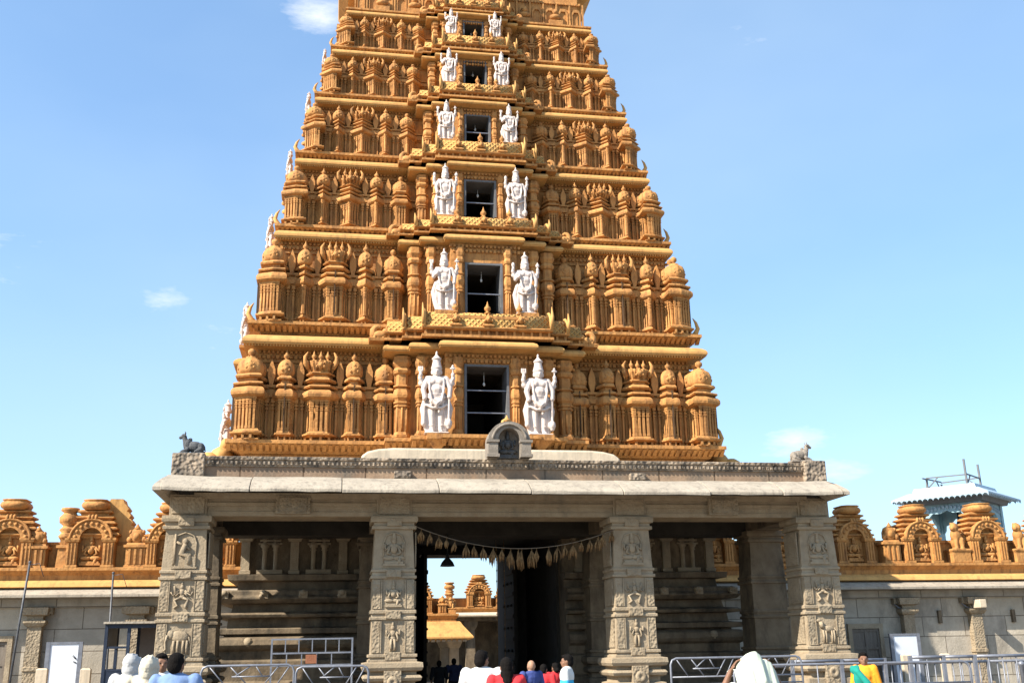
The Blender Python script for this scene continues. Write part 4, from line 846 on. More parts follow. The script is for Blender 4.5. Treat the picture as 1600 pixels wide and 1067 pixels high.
# ------------------------------------------------------------------ parapet shrines of the enclosing walls
def wall_shrine(W=1.25, H=1.8):
    m = MB(); w = W
    for sx in (-1, 1):
        m.stack(RECT(sx*.37*w-.11*w, sx*.37*w+.11*w, -.12, .2), [(0, .03), (.06, .03), (.07, 0), (.36*H, 0), (.37*H, .03), (.40*H, .05), (.425*H, .05), (.43*H, 0), (.45*H, 0)])
        for dx in (-.07, 0, .07): m.box(sx*.37*w+dx*w-.015, sx*.37*w+dx*w+.015, -.15, -.1, .08, .35*H)
    m.box(-.48*w, .48*w, .1, .5, 0, .43*H)
    n = 16; ro, ri = .44*w, .23*w; zc = .40*H; V = []
    for y in (-.14, .18):
        V += [(-ro*cos(pi*j/n), y, zc+ro*1.0*sin(pi*j/n)) for j in range(n+1)]+[(-ri*cos(pi*j/n), y, zc+ri*1.1*sin(pi*j/n)) for j in range(n+1)]
    k = n+1; F = []
    for j in range(n): F += [(j, k+j, k+j+1, j+1), (2*k+j, 2*k+j+1, 3*k+j+1, 3*k+j), (j, j+1, 2*k+j+1, 2*k+j), (k+j, 3*k+j, 3*k+j+1, k+j+1)]
    m.add(V, [f[::-1] for f in F])
    m.tube([(-ro*.97*cos(pi*j/18), -.15, zc+ro*.97*sin(pi*j/18)) for j in range(19)], .035, 6)
    for j in range(9): a = pi*(j+.5)/9; m.ell((-ro*.76*cos(a), -.15, zc+ro*.78*sin(a)), (.05, .03, .05), 6)
    for j in (-1, 0, 1): m.ell((j*.07*w, -.14, zc+ro+.03), (.05, .06, .09), 6)
    z = .43*H; o = 0.0
    for j in range(5):
        t = j/5; hwj = w*(.52-.25*t); d0 = -.02+.1*t
        m.stack(RECT(-hwj, hwj, d0, .62-.1*t), [(z, -.05), (z+.025*H, -.03), (z+.045*H, .04), (z+.065*H, .04), (z+.085*H, -.04)]); z += .085*H
    m.stack([(-.20*w, .02), (-.12*w, -.06), (.12*w, -.06), (.20*w, .02), (.20*w, .5), (.12*w, .56), (-.12*w, .56), (-.20*w, .5)], [(z-.01, 0), (z+.02*H, .05*w), (z+.06*H, .075*w), (z+.10*H, .05*w), (z+.12*H, .01), (z+.128*H, .05), (z+.145*H, .05), (z+.15*H, -.03)], True)
    return m
def small_panel(W=.62, H=1.1):
    m = MB(); m.stack(RECT(-W*.42, W*.42, -.1, .3), [(0, .03), (.05, .03), (.06, 0), (.48*H, 0), (.50*H, .06), (.56*H, .06), (.57*H, 0), (.62*H, -.02)])
    for dx in (-.25, 0, .25): m.box(dx*W-.03, dx*W+.03, -.14, -.09, .08, .46*H)
    q = MB(); gavaksha(q, (0, -.02, .80*H), .40*W, .09, 18); m.join(q); m.ell((0, .05, .78*H), (.36*W, .14, .22*H), 12); return m
def pot_stack(W=.6, H=1.75):
    m = MB(); m.stack(RECT(-W*.3, W*.3, -.05, .4), [(0, .03), (.3*H, 0), (.31*H, .05), (.35*H, .05), (.36*H, -.04), (.45*H, -.02)])
    m.lathe([(.45*H, .34*W), (.50*H, .44*W), (.54*H, .34*W), (.56*H, .30*W), (.60*H, .42*W), (.64*H, .30*W), (.67*H, .26*W), (.72*H, .44*W), (.80*H, .46*W), (.86*H, .30*W), (.88*H, .28*W), (.91*H, .42*W), (.95*H, .40*W), (.96*H, .1*W)], 14, (0, .15, 0)); return m
def gable_back(W=1.0, H=1.9, s_=1):
    m = MB(); pts = [(-.5*W, 0), (.55*W, 0), (.52*W, .42*H)]
    for j in range(5): z = .42*H+j*.10*H; x = .50*W-j*.07*W; pts += [(x, z), (x+.05*W, z+.04*H), (x-.02*W, z+.09*H)]
    pts += [(.14*W, .94*H), (.10*W, 1.0*H), (-.22*W, 1.0*H), (-.30*W, .93*H), (-.42*W, .7*H)]
    if s_ < 0: pts = [(-x, z) for x, z in pts][::-1]
    m.prism(pts, .3, .85); return m
def lion(W=.7, H=1.25):
    b = MB(); b.ell((.02, .05, .50*H), (.22, .17, .22*H)); b.ell((-.06, -.02, .66*H), (.17, .15, .16*H)); b.ell((-.10, -.06, .84*H), (.14, .13, .12*H)); b.ell((-.2, -.12, .82*H), (.07, .07, .06*H)); b.chain([(-.1, -.08, .55*H), (-.14, -.14, .32*H)], [.07, .055]); b.chain([(.08, -.1, .55*H), (.06, -.14, .32*H)], [.07, .055])
    b.chain([(.22, .1, .4*H), (.32, .1, .6*H), (.24, .1, .8*H)], [.05, .045, .03]); b.ell((-.05, .02, .94*H), (.05, .05, .04*H)); b.ell((-.15, .03, .94*H), (.03, .03, .04*H))
    b.box(-.3, .3, -.15, .3, 0, .30*H); b.box(-.34, .34, -.19, .3, .27*H, .33*H); return fuse(b, 'lion', .03, 1)
mesh_A = wall_shrine().mesh('parapet_shrine', [M['ochre']]); mesh_B = small_panel().mesh('gavaksha_panel', [M['ochre']]); mesh_C = pot_stack().mesh('pot_finial', [M['ochre']])
mesh_DL = gable_back(1.0, 1.9, 1).mesh('vaulted_gable', [M['ochre_light']]); mesh_DR = gable_back(1.0, 1.9, -1).mesh('vaulted_gable', [M['ochre_light']]); mesh_L = lion(); mesh_L.materials.append(M['ochre'])
def seated(W):
    m = MB(); figure(m, 0, -.02, .06, .72*W, 'sit', 1.0); return m
mesh_S = seated(1.1).mesh('seated_deity', [M['ochre']])
def wall(name, label, x0, x1, Y, items, pil):
    w = thing(name, label, 'wall', ((x0+x1)/2, Y, 0)); cx = (x0+x1)/2
    m = MB(); m.box(x0, x1, Y, Y+.9, 0, 3.0); m.box(x0, x1, Y-.10, Y+.1, 2.78, 3.0)
    ob = tnew('masonry', m, M['wall_stone'], w)
    m = MB(); P = RECT(x0, x1, Y, Y+1.0)
    m.add([(x0, Y-.62, 3.02), (x1, Y-.62, 3.02), (x1, Y-.62, 3.08), (x0, Y-.62, 3.08), (x0, Y+.05, 3.30), (x1, Y+.05, 3.30), (x0, Y+.05, 3.0), (x1, Y+.05, 3.0)], [(0, 1, 2, 3), (3, 2, 5, 4), (0, 6, 7, 1), (4, 5, 7, 6), (0, 3, 4, 6), (1, 7, 5, 2)])
    tnew('stone_eave', m, M['stone_light'], w)
    m = MB(); m.stack(P, [(3.28, .16), (3.30, .22), (3.40, .16), (3.46, .06), (3.48, .02)]); tnew('eave_band', m, M['ochre_light'], w)
    m = MB(); m.stack(P, [(3.47, 0), (3.60, .02), (3.70, .12), (3.72, .16), (3.79, .16), (3.80, .12)]); tnew('cornice', m, M['ochre'], w)
    m = MB(); m.box(x0, x1, Y+.35, Y+.75, 3.79, 4.45); m.box(x0, x1, Y+.30, Y+.8, 4.42, 4.5); tnew('parapet_back', m, M['ochre'], w)
    for kind, x, sc in items:
        me = {'A': mesh_A, 'B': mesh_B, 'C': mesh_C, 'DL': mesh_DL, 'DR': mesh_DR, 'L': mesh_L}[kind]
        nm = {'A': 'parapet_shrine', 'B': 'gavaksha_panel', 'C': 'pot_finial', 'DL': 'vaulted_gable', 'DR': 'vaulted_gable', 'L': 'seated_lion'}[kind]
        o = bpy.data.objects.new(nm, me); COL.objects.link(o); o.parent = w; o.location = (x-cx, .02 if kind != 'A' else 0, 3.80); o.scale = (sc, 1, sc)
        if kind == 'A':
            q = bpy.data.objects.new('seated_deity', mesh_S); COL.objects.link(q); q.parent = o; q.location = (0, .05, 0)
    for x in pil:
        m = MB(); m.stack(RECT(x-.17, x+.17, Y-.22, Y+.05), [(0, .08), (.4, .08), (.42, 0), (1.2, 0), (1.22, .03), (1.3, .03), (1.32, 0), (2.30, 0), (2.32, .05), (2.40, .10), (2.46, .10), (2.48, .02), (2.56, .02), (2.6, .14), (2.78, .16), (2.79, .05)])
        m.box(x-.40, x+.40, Y-.18, Y+.04, 2.62, 2.775)
        tnew('wall_pilaster', m, M['stone_carved'], w)
    return w
wl_ = wall('enclosure_wall', 'long stone enclosure wall with an ochre shrine parapet, left of the porch', -26, -5.9, 29.5,
    [('A', -12.15, 1.0), ('B', -11.45, .9), ('C', -10.75, .95), ('A', -10.1, 1.0), ('DL', -9.55, .98), ('B', -8.95, .95), ('A', -8.1, .96), ('A', -6.9, .9), ('DL', -13.0, .9), ('B', -13.4, 1), ('A', -14.4, 1), ('A', -16.6, 1), ('B', -15.5, 1), ('A', -18.8, 1), ('B', -17.7, 1), ('A', -21, 1), ('C', -19.9, 1), ('A', -23.2, 1)], [-11.25, -8.75, -13.8, -16.3, -19, -21.6])
wr_ = wall('enclosure_wall', 'long stone enclosure wall with an ochre shrine parapet, right of the porch', 5.9, 30, 29.3,
    [('A', 7.2, .9), ('B', 8.3, .9), ('A', 9.4, .95), ('B', 10.5, 1.0), ('A', 11.6, .95), ('B', 12.78, 1.0), ('A', 13.75, .97), ('L', 15.0, 1.0), ('A', 15.95, 1.0), ('L', 17.1, 1.0), ('A', 18.2, 1), ('B', 19.2, 1), ('A', 20.3, 1), ('C', 21.3, 1), ('A', 22.3, 1), ('A', 24.5, 1)], [12.97, 15.15, 17.4, 19.7, 22, 24.4, 9.2])
# vents, brackets and doors on the walls
for x in (14.05, 16.45):
    m = MB(); m.box(x-.05, x+.05, 29.21, 29.33, 2.05, 2.42); tnew('slit_vent', m, M['stone_dark'], wr_)
for w, x0, x1, Y, z1 in ((wr_, 11.2, 12.05, 29.3, 1.93), (wl_, -12.75, -11.9, 29.5, 1.95)):
    m = MB(); m.box(x0-.12, x0, Y-.10, Y+.1, 0, z1+.14); m.box(x1, x1+.12, Y-.10, Y+.1, 0, z1+.14); m.box(x0, x1, Y-.10, Y+.1, z1, z1+.14)
    f = tnew('door_frame', m, M['stone'], w)
    m = MB(); m.box(x0, x1, Y-.03, Y+.05, 0, z1)
    for xx in (x0, (x0+x1)/2-.03, x1-.06): m.box(xx, xx+.06, Y-.06, Y, 0, z1)
    for z in (.3, .9, 1.35, z1-.08): m.box(x0, x1, Y-.055, Y, z, z+.07)
    tnew('door', m, M['door'], f)
m = MB()
for x in (12.6, 14.78): m.tube([(x, 29.25, 2.75), (x, 29.2, 2.62), (x+.12, 29.15, 2.5), (x+.32, 29.12, 2.46)], .02, 6)
tnew('drain_pipe', m, M['steel'], wr_)
m = MB(); m.box(15.0, 15.22, 28.62, 28.98, 2.46, 2.70); m.box(15.03, 15.19, 28.98, 29.1, 2.5, 2.64); tag(new('wall_lamp', m, M['plaster'], bevel=.02), 'white box lamp fixed to the second pilaster of the right wall', 'lamp')
# ------------------------------------------------------------------ notice boards, booth, poles
def board(x0, x1, Y, z0, z1, label, marks):
    b = thing('notice_board', label, 'notice board', ((x0+x1)/2, Y, 0), group='white notice boards by the walls')
    m = MB()
    for x in (x0-.10, x1): m.box(x, x+.10, Y-.03, Y+.05, 0, z1+.05)
    m.box(x0-.004, x1+.004, Y-.03, Y+.05, z1, z1+.05); m.box(x0-.004, x1+.004, Y-.025, Y+.05, z0-.06, z0); tnew('board_frame', m, M['steel'], b)
    m = MB(); m.box(x0, x1, Y-.01, Y+.02, z0, z1); pn = tnew('panel', m, M['board'], b)
    if marks:
        m = MB(); m.tube([(x1-.12, Y-.02, z1-.28), (x1-.04, Y-.02, z1-.36)], .02, 5); m.tube([(x1-.10, Y-.02, z1-.42), (x1-.02, Y-.02, z1-.46)], .014, 5)
        for x, w_ in ((.42, .10), (.48, .05)): m.box(x0+x, x0+x+w_, Y-.018, Y-.009, z1-.95, z1-.93)
        tnew('mark', m, M['frame'], pn)
board(-10.62, -9.95, 28.5, .45, 1.86, 'tall white notice board in a grey frame, against the left wall', True)
board(12.0, 12.72, 28.4, .35, 1.72, 'tall white notice board in a grey frame, against the right wall', False)
def slab_post(x, Y, h, w, label):
    m = MB(); m.stack(RECT(x-w/2, x+w/2, Y, Y+.14), [(0, 0), (h-.03, 0), (h, -.03)]); tag(new('stone_post', m, M['plaster'], bevel=.01), label, 'post', 'low stone posts beside the notice boards')
slab_post(-10.55, 27.6, 1.30, .26, 'low pale post left of the left notice board'); slab_post(-9.55, 27.6, 1.28, .24, 'low pale post right of the left notice board')
slab_post(11.75, 27.3, 1.22, .26, 'low pale post left of the right notice board'); slab_post(12.9, 27.3, 1.22, .24, 'low pale post right of the right notice board')
def pole(pts, r, label):
    m = MB(); m.tube(pts, r, 8); m.ell(pts[0], (r*1.5, r*1.5, r*1.5), 6); m.tube([Vector(pts[0])+Vector((0, 0, -.05)), Vector(pts[0])+Vector((.18, 0, -.02)), Vector(pts[0])+Vector((.28, 0, -.28))], r*.35, 5)
    tag(new('pole', m, M['dark_steel']), label, 'pole', 'thin steel poles before the left wall')
pole([(-9.59, 22, 3.35), (-9.66, 22, 2.2), (-9.77, 22, 0)], .022, 'leaning thin dark steel pole, leftmost, before the left wall')
pole([(-8.11, 22.5, 3.17), (-8.05, 22.5, 0)], .02, 'upright thin pale steel pole beside the blue booth')
bt = thing('ticket_booth', 'blue metal booth with an open grille and flat roof, left of the first porch pillar', 'booth', (-7.5, 22.4, 0))
m = MB(); x0, x1, y0, y1 = -8.02, -6.95, 21.9, 23.0
for x in (x0, x1, -7.6):
    for y in (y0, y1): m.box(x-.03, x+.03, y-.03, y+.03, 0, 2.16)
for z in (.05, 1.30, 1.72, 2.14): 
    m.box(x0+.03, -7.63, y0-.02, y0+.02, z-.02, z+.02); m.box(x0-.02, x0+.02, y0+.03, y1-.03, z-.02, z+.02)
m.box(x0+.03, x1-.03, y0-.024, y0+.024, 2.08, 2.15)
tnew('booth_frame', m, M['blue'], bt)
m = MB(); m.box(x0-.05, x1+.1, y0-.12, y1+.1, 2.16, 2.20); tnew('booth_roof', m, M['stone_light'], bt)
m = MB(); m.box(x0+.03, x1-.03, y0-.015, y0+.015, .1, 1.28); m.box(x0-.012, x0+.012, y0+.03, y1-.03, .1, 1.28); tnew('lower_panel', m, M['blue'], bt)
m = MB(); m.box(x0-.012, x0+.012, y0+.03, y1-.03, 1.74, 2.12); tnew('booth_panel', m, M['frame'], bt)
m = MB(); m.box(-7.57, -6.98, y1-.02, y1+.02, .1, 2.1); tnew('back_panel', m, M['stone_warm2'], bt)
m = MB(); m.box(-7.86, -7.78, y0-.03, y0-.016, .98, 1.2); tnew('notice', m, M['board'], bt)

# ------------------------------------------------------------------ steel crowd barriers and railings
def barrier(a, b, h, label, diag=True, group='steel crowd barriers before the porch', low=.12):
    a = Vector((a[0], a[1], 0)); b = Vector((b[0], b[1], 0)); L = (b-a).length; d = (b-a).normalized()
    t = thing('crowd_barrier', label, 'barrier', tuple((a+b)/2), group=group)
    P = lambda u, z: tuple(a+d*u+Vector((0, 0, z)))
    m = MB(); r = .019; c = .1
    m.tube([P(0, 0), P(0, h-c), P(.03, h-.03), P(c, h), P(L-c, h), P(L-.03, h-.03), P(L, h-c), P(L, 0)], r, 8)
    m.tube([P(0, low+.1), P(L, low+.1)], r*.8, 6); tnew('barrier_frame', m, M['steel'], t)
    m = MB(); m.tube([P(0, h-.30), P(L, h-.30)], r*.7, 6); m.tube([P(0, h-.42), P(L, h-.42)], r*.7, 6)
    if diag:
        n = max(1, round(L/1.0)); u = L/n
        for k in range(n):
            q = u*k
            for s0, s1, z0, z1 in ((.08, .26, 0, -.30), (.30, .50, 0, -.30), (.54, .36, 0, -.17), (.58, .66, 0, -.17), (.84, .68, 0, -.30), (.96, .82, 0, -.30)):
                m.tube([P(q+s0*u, h+z0), P(q+s1*u, h+z1)], r*.55, 6)
            m.tube([P(q+.33*u, h-.17), P(q+.74*u, h-.17)], r*.6, 6)
    n = int(L/.14)
    for k in range(1, n): m.tube([P(L*k/n, h-.42), P(L*k/n, low+.1)], r*.35, 5)
    tnew('barrier_bars', m, M['steel'], t)
    m = MB()
    for u in (.15, L-.15): 
        c_ = Vector(P(u, 0)); nrm = Vector((-d.y, d.x, 0)); m.tube([c_-nrm*.28+Vector((0, 0, .02)), c_+Vector((0, 0, .12)), c_+nrm*.28+Vector((0, 0, .02))], .018, 6)
    tnew('barrier_foot', m, M['steel'], t)
barrier((-5.76, 18), (-4.30, 18.02), 1.385, 'steel barrier with slanting bars just right of the first pillar')
barrier((-4.27, 18.02), (-3.10, 18.0), 1.345, 'steel barrier with slanting bars just left of the second pillar')
barrier((1.9, 17.5), (4.25, 17.55), 1.365, 'steel barrier behind the person in white with arms raised')
barrier((2.2, 15.4), (5.9, 15.2), 1.27, 'plain steel rail barrier crossing in front of the right pillar base', False)
def grille(x0, x1, Y, z0, z1, label):
    t = thing('grille_frame', label, 'grille', ((x0+x1)/2, Y, 0)); m = MB(); r = .016; zm = z0+(z1-z0)*.45
    for x in (x0, x1): m.box(x-r, x+r, Y-r, Y+r, 0, z1)
    for z in (z0-.4, z0, zm, z1-r): m.box(x0+r, x1-r, Y-r*.9, Y+r*.9, z-r*.9, z+r*.9)
    tnew('frame', m, M['steel'], t)
    for k in range(1, 6): m = MB(); x = x0+(x1-x0)*k/6; m.box(x-.01, x+.01, Y-.01, Y+.01, zm, z1-r); tnew('grille_bar', m, M['steel'], t)
    for k in range(1, 5): m = MB(); x = x0+(x1-x0)*k/5*.93; m.box(x-.01, x+.01, Y-.01, Y+.01, z0, zm); tnew('grille_bar', m, M['steel'], t)
    m = MB(); x = x0+(x1-x0)*.49; m.box(x-.1, x+.1, Y-.02, Y+.02, z0+.03, zm-.03); tnew('plate', m, M['rust'], t)
grille(-4.79, -3.33, 20.3, 1.34, 1.82, 'tall steel grille standing behind the left barriers, with a rusty plate')
def railing(pts, h, label, step=.22, Z=.55):
    t = thing('railing', label, 'railing', (pts[0][0], pts[0][1], 0), group='grey railings along the right wall'); m = MB()
    for (xa, ya), (xb, yb) in zip(pts[:-1], pts[1:]):
        m.tube([(xa, ya, h), (xb, yb, h)], .028, 6); m.tube([(xa, ya, h-Z), (xb, yb, h-Z)], .022, 6)
    tnew('rail', m, M['steel'], t)
    for x, y in pts: m = MB(); m.box(x-.03, x+.03, y-.03, y+.03, 0, h+.03); tnew('post', m, M['steel'], t)
    m = MB()
    for (xa, ya), (xb, yb) in zip(pts[:-1], pts[1:]):
        n = max(1, int(math.hypot(xb-xa, yb-ya)/step))
        for k in range(1, n): x = xa+(xb-xa)*k/n; y = ya+(yb-ya)*k/n; m.tube([(x, y, h), (x, y, .1)], .012, 5)
    tnew('baluster', m, M['steel'], t)
railing([(4.9, 19.4), (5.9, 19.4), (6.9, 19.6)], 1.24, 'grey railing beside the right pillar base, behind the girl in green', .45)
railing([(6.7, 18.3), (7.3, 18.2), (7.86, 18.1), (8.9, 18.0), (10.2, 18.0)], 1.29, 'grey railing with balusters before the right wall, rightmost')
railing([(7.4, 21), (8.6, 21.4), (10.4, 21.6), (12.5, 21.8)], 1.12, 'grey railing farther back before the right wall')
def bollard(x, Y, h, label):
    m = MB(); m.lathe([(0, .04), (h-.08, .04), (h-.07, .055), (h-.03, .06), (h, .01)], 12, (x, Y, 0)); tag(new('rail_post', m, M['steel']), label, 'post')
bollard(7.95, 16.9, 1.22, 'single steel post with a rounded head before the right railing')

# ------------------------------------------------------------------ court seen through the gateway
inner = thing('court_pavilion', 'ochre topped pavilion on slim stone columns seen through the gateway', 'pavilion', (0, 44.5, 0))
m = MB(); m.stack(RECT(-3.0, 1.55, 44.6, 49.5), [(1.90, .32), (1.98, .52), (2.04, .52), (2.06, .50), (2.5, .12), (2.62, .04), (2.66, 0)]); tnew('pavilion_eave', m, M['ochre_light'], inner)
m = MB()
for k in range(22): x = -2.9+k*.22; m.box(x-.07, x+.07, 44.16, 44.3, 1.84, 1.93)
tnew('drip_mould', m, M['stone'], inner)
m = MB(); m.stack(RECT(-2.9, 1.42, 44.7, 49.4), [(2.6, 0), (2.75, 0), (2.9, .1), (2.98, .1)]); m.box(-2.7, 1.35, 45.2, 45.7, 2.98, 3.5); tnew('cornice', m, M['ochre'], inner)
for x, sc in ((-.15, .85), (-1.6, .85), (.85, .62)):
    o = bpy.data.objects.new('parapet_shrine', mesh_A if sc > .7 else mesh_B); COL.objects.link(o); o.parent = inner; o.location = (x, .35, 2.98); o.scale = (sc*1.1, 1, sc)
    if sc > .7: q = bpy.data.objects.new('seated_deity', mesh_S); COL.objects.link(q); q.parent = o; q.location = (0, .05, 0)
o = bpy.data.objects.new('seated_lion', mesh_L); COL.objects.link(o); o.parent = inner; o.location = (1.25, .35, 2.98); o.scale = (.55,)*3
for x in (1.35, -1.2):
    for y in (44.9, 48.9):
        m = MB(); m.stack(RECT(x-.19, x+.19, y-.19, y+.19), [(0, .08), (.5, .08), (.52, 0), (1.6, -.01), (1.62, .03), (1.7, .06), (1.9, .14), (1.91, .1)]); tnew('column', m, M['stone'], inner)
hall = thing('cloister_hall', 'far dark cloister with a white eave and ochre shrine parapet, beyond the court pavilion', 'cloister', (2, 52, 0))
m = MB(); m.box(-14, 16, 56, 57, 0, 3.1); m.box(-14, 16, 52, 57, 2.86, 3.08)
for x in (-9, -6, -3, 0, 3, 6, 9): m.stack(RECT(x-.2, x+.2, 52.3, 52.7), [(0, .05), (2.4, 0), (2.6, .1), (2.87, .16)])
tnew('masonry', m, M['stone_dark'], hall)
m = MB(); m.stack(RECT(-14, 16, 52, 57), [(3.02, .35), (3.06, .5), (3.12, .5), (3.24, .1)]); tnew('stone_eave', m, M['plaster'], hall)
m = MB(); m.stack(RECT(-14, 16, 52.1, 57), [(3.2, 0), (3.32, .02), (3.42, .12), (3.5, .12)]); m.box(-14, 16, 52.4, 52.9, 3.5, 3.95); tnew('cornice', m, M['ochre'], hall)
for x, k in ((3.4, 'A'), (1.95, 'C'), (.4, 'A'), (-1.2, 'B'), (4.5, 'B'), (5.8, 'A'), (-2.6, 'A'), (-4.2, 'C'), (7.4, 'A')):
    me, nm = {'A': (mesh_A, 'parapet_shrine'), 'B': (mesh_B, 'gavaksha_panel'), 'C': (mesh_C, 'pot_finial')}[k]
    o = bpy.data.objects.new(nm, me); COL.objects.link(o); o.parent = hall; o.location = (x-2, .1, 3.5); o.scale = (.98, 1, .86 if k != 'C' else .72)
    if k == 'A': q = bpy.data.objects.new('seated_deity', mesh_S); COL.objects.link(q); q.parent = o; q.location = (0, .05, 0)

# ------------------------------------------------------------------ pale blue lookout pavilion behind the right wall
bp_ = thing('lookout_pavilion', 'pale blue square pavilion with arches and scalloped metal roof, behind the right wall', 'pavilion', (27.15, 48.0, 0), rotz=radians(38))
R_ = 2.35; hb = R_*.70; zt = 8.1
m = MB(); m.box(-hb, hb, -hb, hb, 0, 5.2); m.box(-hb-.1, hb+.1, -hb-.1, hb+.1, 5.2, 5.35); new('pavilion_base', m, M['pale_blue'], bp_)
m = MB()
for a in range(4):
    q = MB(); q.box(-hb, -hb+.30, -hb, -hb+.30, 5.35, 8.0)
    n = 12; ro = hb-.32; zc = 6.75; V = []; F = []
    arc = [(-ro*cos(pi*j/n)*(1+.04*cos(j*pi)), zc+.85*sin(pi*j/n)*(1+.06*cos(j*pi))) for j in range(n+1)]
    for y in (-hb+.06, -hb+.2): V += [(x, y, z) for x, z in arc]+[(-hb+.28+(2*hb-.56)*j/n, y, 7.99) for j in range(n+1)]
    k = n+1
    for j in range(n): F += [(j, j+1, k+j+1, k+j), (2*k+j, 3*k+j, 3*k+j+1, 2*k+j+1), (j, 2*k+j, 2*k+j+1, j+1)]
    q.add(V, F); q.box(-hb+.3, hb-.3, -hb+.05, -hb+.22, 5.35, 5.95)
    m.join(q, ZR(a*pi/2))
new('arcade', m, M['pale_blue'], bp_)
for a in range(4):
    q = MB(); m = MB()
    for j in range(14): x = -hb+.4+j*(2*hb-.8)/13; q.ell((x, -hb+.04, 7.85-.25*abs(x)/hb), (.07, .03, .12), 6)
    m.join(q, ZR(a*pi/2)); new('scroll_work', m, M['roof_metal'], bp_)
m = MB(); m.stack(RECT(-R_, R_, -R_, R_), [(8.22, -.05), (8.25, 0), (8.30, 0), (8.62, -.62), (8.62, -.78), (8.86, -.86), (8.88, -1.2), (9.0, -2.2)])
rf = new('pavilion_roof', m, M['roof_metal'], bp_)
m = MB()
for a in range(4):
    q = MB(); n = 18
    for j in range(n): 
        x = -R_+(j+.5)*2*R_/n; e = R_/n*.96; pts = [(x-e, 8.29), (x-e, 8.10)]+[(x-e*cos(pi*t/6)*.98, 8.10+.13*sin(pi*t/6)) for t in range(1, 6)]+[(x+e, 8.10), (x+e, 8.29)]
        q.prism(pts[::-1], -R_-.02, -R_+.01)
    m.join(q, ZR(a*pi/2))
new('scalloped_valance', m, M['roof_metal'], rf)
m = MB(); m.stack(RECT(-hb-.2, hb+.2, -hb-.2, hb+.2), [(7.98, 0), (8.24, .1)]); new('soffit', m, M['frame'], rf)
m = MB(); m.tube([(0, 0, 8.1), (0, 0, 7.4), (0, 0, 6.9)], [.05, .05, .2], 8); m.tube([(0, 0, 6.9), (0, 0, 5.3)], .04, 6); new('bell_shaft', m, M['blue'], bp_)
m = MB()
f_ = R_*.42; pts = [(-f_, -f_), (f_, -f_), (f_, f_), (-f_, f_)]
for (x, y), hh in zip(pts, (10.15, 10.1, 9.3, 9.35)): m.bar((x, y, 8.8), (x*.98, y*.98, hh), .09)
for k in range(4):
    a, b = pts[k], pts[(k+1) % 4]; m.bar((a[0], a[1], 9.42-.0*k), (b[0], b[1], 9.38), .06)
    m.bar((a[0], a[1], 8.85), (a[0]*.7+b[0]*.3, a[1]*.7+b[1]*.3, 9.4), .05)
m.bar((-f_*1.5, f_, 9.36), (-f_, f_, 9.36), .06)
new('antenna_frame', m, M['rust2'] if 'rust2' in M else M['frame'], bp_)
# ------------------------------------------------------------------ people
def hand(b, w, d, side, r=.0088, curl=.35, up=Vector((0, 0, 1))):
    """palm, four fingers of different lengths and a thumb, pointing along d from wrist w"""
    w = Vector(w); d = Vector(d).normalized(); n = d.cross(up)
    if n.length < .1: n = d.cross(Vector((0, 1, 0)))
    n.normalize(); pn = n.cross(d).normalized(); n = n*side
    q = Matrix((n, pn, d)).transposed()
    b.ell(w+d*.045, (.040, .015, .050), 10, q)
    for k, (o, l) in enumerate(((-.030, .058), (-.010, .072), (.010, .078), (.030, .068))):
        p = w+n*o+d*.082; a1 = p+(d-pn*curl*.5).normalized()*l*.5; a2 = a1+(d*.7-pn*curl*1.6).normalized()*l*.35; a3 = a2+(d*.3-pn*curl*2.2).normalized()*l*.25
        b.chain([p-d*.02, p, a1, a2, a3], [r, r, r*.95, r*.85, r*.72], 6)
    p = w+n*.030+d*.025; b.chain([p, p+(n*.8+d*.6)*.035, p+(n*.7+d*1.1)*.055+(-pn)*.012], [r*1.35, r*1.1, r*.85], 6)
